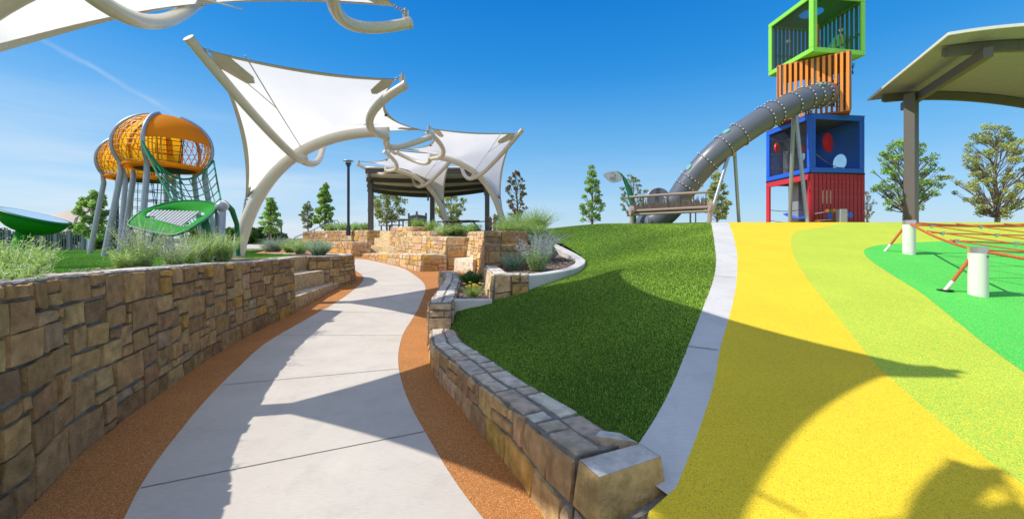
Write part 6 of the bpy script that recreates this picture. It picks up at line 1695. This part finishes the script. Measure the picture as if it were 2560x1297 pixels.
m = MB(); c = q3(1532, 433.5, Yl-.008); m.box(c, (.16, .004, .012)); m.build('line', M['ink'], sb)
m = MB(); c = q3(1538, 439, Yl-.008); m.add([c+np.array([0, 0, -.03]), c+np.array([.025, 0, 0]), c+np.array([.01, 0, .05]), c+np.array([-.012, 0, .0])], [(0, 1, 2, 3)]); m.build('leaf_mark', M['leaf_green'], sb)

# ------------------------------------------------------------------ right pavilion
rp_ = thing('pavilion', (13.8, 13.9, 2.0), 'large taupe steel pavilion with curved corrugated roof at the right edge', 'pavilion')
Pn0 = np.array([11.5, 10.6]); ev = np.array([.424, .905]); pe_ = np.array([.905, -.424]); DL = 5.3
def rz2(L_): return 6.92-.052*max(0, L_-.2)**2
def rpt(s, L_, dz=0.): q = Pn0+ev*s*DL+pe_*L_; return np.array([q[0], q[1], rz2(L_)+dz])
m = MB(); NS, NLn = 220, 22; vs = []
for k, off in ((0, 0), (1, .035)):
    for i in range(NS+1):
        s = -.02+1.04*i/NS; cor = .008*(1 if i % 4 in (1, 2) else -1)
        for j in range(NLn+1): vs.append(rpt(s, 6.6*j/NLn, off+cor))
n1 = NLn+1; fs = [(i*n1+j, i*n1+j+1, (i+1)*n1+j+1, (i+1)*n1+j) for i in range(NS) for j in range(NLn)]; B2 = (NS+1)*n1
fs += [tuple(B2+q for q in f)[::-1] for f in fs]+[(i*n1, (i+1)*n1, (i+1)*n1+B2, i*n1+B2) for i in range(NS)]
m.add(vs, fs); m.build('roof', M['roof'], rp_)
m = MB()
m.bar(rpt(-.025, -.01, .02), rpt(1.025, -.01, .02), .03, .075); m.build('edge_trim', M['white'], rp_)
m = MB(); P = [rpt(-.028, 6.6*j/NLn, .02) for j in range(NLn+1)]
for j in range(NLn): m.bar(P[j], P[j+1]+(P[j+1]-P[j])*.02, .03, .075)
m.build('edge_trim', M['white'], rp_)
for s in (.13, .90):
    m = MB(); P = [rpt(s, .28+6.2*j/18, -.17) for j in range(19)]
    for j in range(18): m.bar(P[j], P[j+1]+(P[j+1]-P[j])*.03, .12, .26, 0)
    m.bar(P[0]+np.array([0, 0, -.10]), P[0]+np.array([0, 0, .12]), .14, .10, up=(*ev, 0)); m.build('beam', M['taupe'], rp_)
for Lx in (.95,):
    m = MB(); m.bar(rpt(.06, Lx, -.42), rpt(.97, Lx, -.42), .19, .28, 0, .01); m.build('rafter', M['taupe'], rp_)
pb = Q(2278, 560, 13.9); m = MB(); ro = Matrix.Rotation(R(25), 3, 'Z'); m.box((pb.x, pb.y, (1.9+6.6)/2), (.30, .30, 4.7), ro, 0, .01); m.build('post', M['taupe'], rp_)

# ------------------------------------------------------------------ rope net
nt_ = thing('rope_net', (7.9, 4.7, .9), 'low orange rope net stretched between white posts on the green rubber', 'rope net')
Hx = [np.array(q) for q in [(6.75, 6.8), (5.5, 4.72), (6.66, 2.6), (9.06, 2.57), (10.3, 4.65), (9.15, 6.78)]]
rh = lambda x, y: float(ramp(y))
for k, q in enumerate(Hx):
    z = rh(*q); m = MB(); m.tube([(q[0], q[1], z-.05), (q[0], q[1], z+.50)], .085, 24)
    po = m.build('post', M['white'], nt_)
    m = MB(); m.tube([(q[0], q[1], z+.50), (q[0], q[1], z+.57)], .087, 24); m.build('steel_cap', M['steel'], po)
    m = MB(); m.sphere((q[0]+.01, q[1]-.085, z+.46), .012, 8, 5); m.build('bolt', M['dark'], po)
def nz_(q, sag=True):
    x, y = q; c = np.array([7.9, 4.7]); f = max(0, 1-np.linalg.norm(np.array(q)-c)/2.4)
    return rh(0, y)+.53-.12*f if y < 8.2 else 1.9
def rope(a, b, r_=.014, sag=.02, off=0.):
    P = [np.array(a)+(np.array(b)-np.array(a))*t for t in np.linspace(0, 1, 9)]
    return [(p[0], p[1], nz_(p)-sag*4*(i/8)*(1-i/8)+off) for i, p in enumerate(P)]
for i in range(6):
    m = MB(); m.tube(rope(Hx[i], Hx[(i+1) % 6], sag=.035), .017, 8); m.build('edge_rope', M['rope_orange'], nt_)
def clip_line(p, d):
    ts = []
    for i in range(6):
        a = Hx[i]; e = Hx[(i+1) % 6]-a; den = d[0]*e[1]-d[1]*e[0]
        if abs(den) < 1e-9: continue
        w_ = a-p; t = (w_[0]*e[1]-w_[1]*e[0])/den; u = (w_[0]*d[1]-w_[1]*d[0])/den
        if -1e-6 <= u <= 1+1e-6: ts.append(t)
    ts = sorted(set(round(t, 5) for t in ts))
    return (p+d*ts[0], p+d*ts[-1]) if len(ts) > 1 and ts[-1]-ts[0] > .1 else None
linesA = []; linesB = []
for k in range(-4, 5):
    c = clip_line(np.array([7.9, 4.75+k*.60]), np.array([1., 0.])); linesA.append(c)
dB = np.array([.485, -.875])
for k in range(-4, 5):
    c = clip_line(np.array([7.9+k*.80, 4.7]), dB); linesB.append(c)
for c in linesA+linesB:
    if c is None: continue
    m = MB(); m.tube(rope(c[0], c[1], sag=.0), .0095, 7); m.build('net_rope', M['rope_orange'], nt_)
cl_m = MB()
for ca in linesA:
    for cb2 in linesB:
        if ca is None or cb2 is None: continue
        a, e = ca[0], ca[1]-ca[0]; b, g_ = cb2[0], cb2[1]-cb2[0]; den = e[0]*g_[1]-e[1]*g_[0]
        if abs(den) < 1e-9: continue
        w_ = b-a; t = (w_[0]*g_[1]-w_[1]*g_[0])/den; u = (w_[0]*e[1]-w_[1]*e[0])/den
        if 0 <= t <= 1 and 0 <= u <= 1:
            p = a+e*t; z = nz_(p); cm2 = MB(); cm2.tube([(p[0]-.03, p[1], z), (p[0]+.03, p[1], z)], .019, 8); cm2.sphere((p[0], p[1], z-.025), .015, 7, 5); cm2.build('rope_clamp', M['steel'], nt_)
for k, (u, v) in ((1, (2362, 727)), (0, (2212, 628)), (0, (2259, 622))):
    g_ = on_ramp(u, v); q = Hx[k]; zt_ = rh(*q)+.53; z0_ = rh(*g_); a = np.array([q[0], q[1], zt_]); b = np.array([g_[0], g_[1], z0_]); d = b-a; L_ = np.linalg.norm(d); d /= L_
    m = MB(); m.tube([a, a+d*.12+np.array([0, 0, .02]), b-d*.13], .018, 8); go = m.build('guy_rope', M['rope_orange'], nt_)
    m = MB(); m.tube([b-d*.14, b], .021, 8); m.build('sleeve', M['white'], go)
    if (u, v) == (2362, 727):
        m = MB(); m.tube([b+np.array([0, 0, .006]), b+np.array([0, 0, .016])], .075, 16); m.build('anchor_plate', M['black'], go)
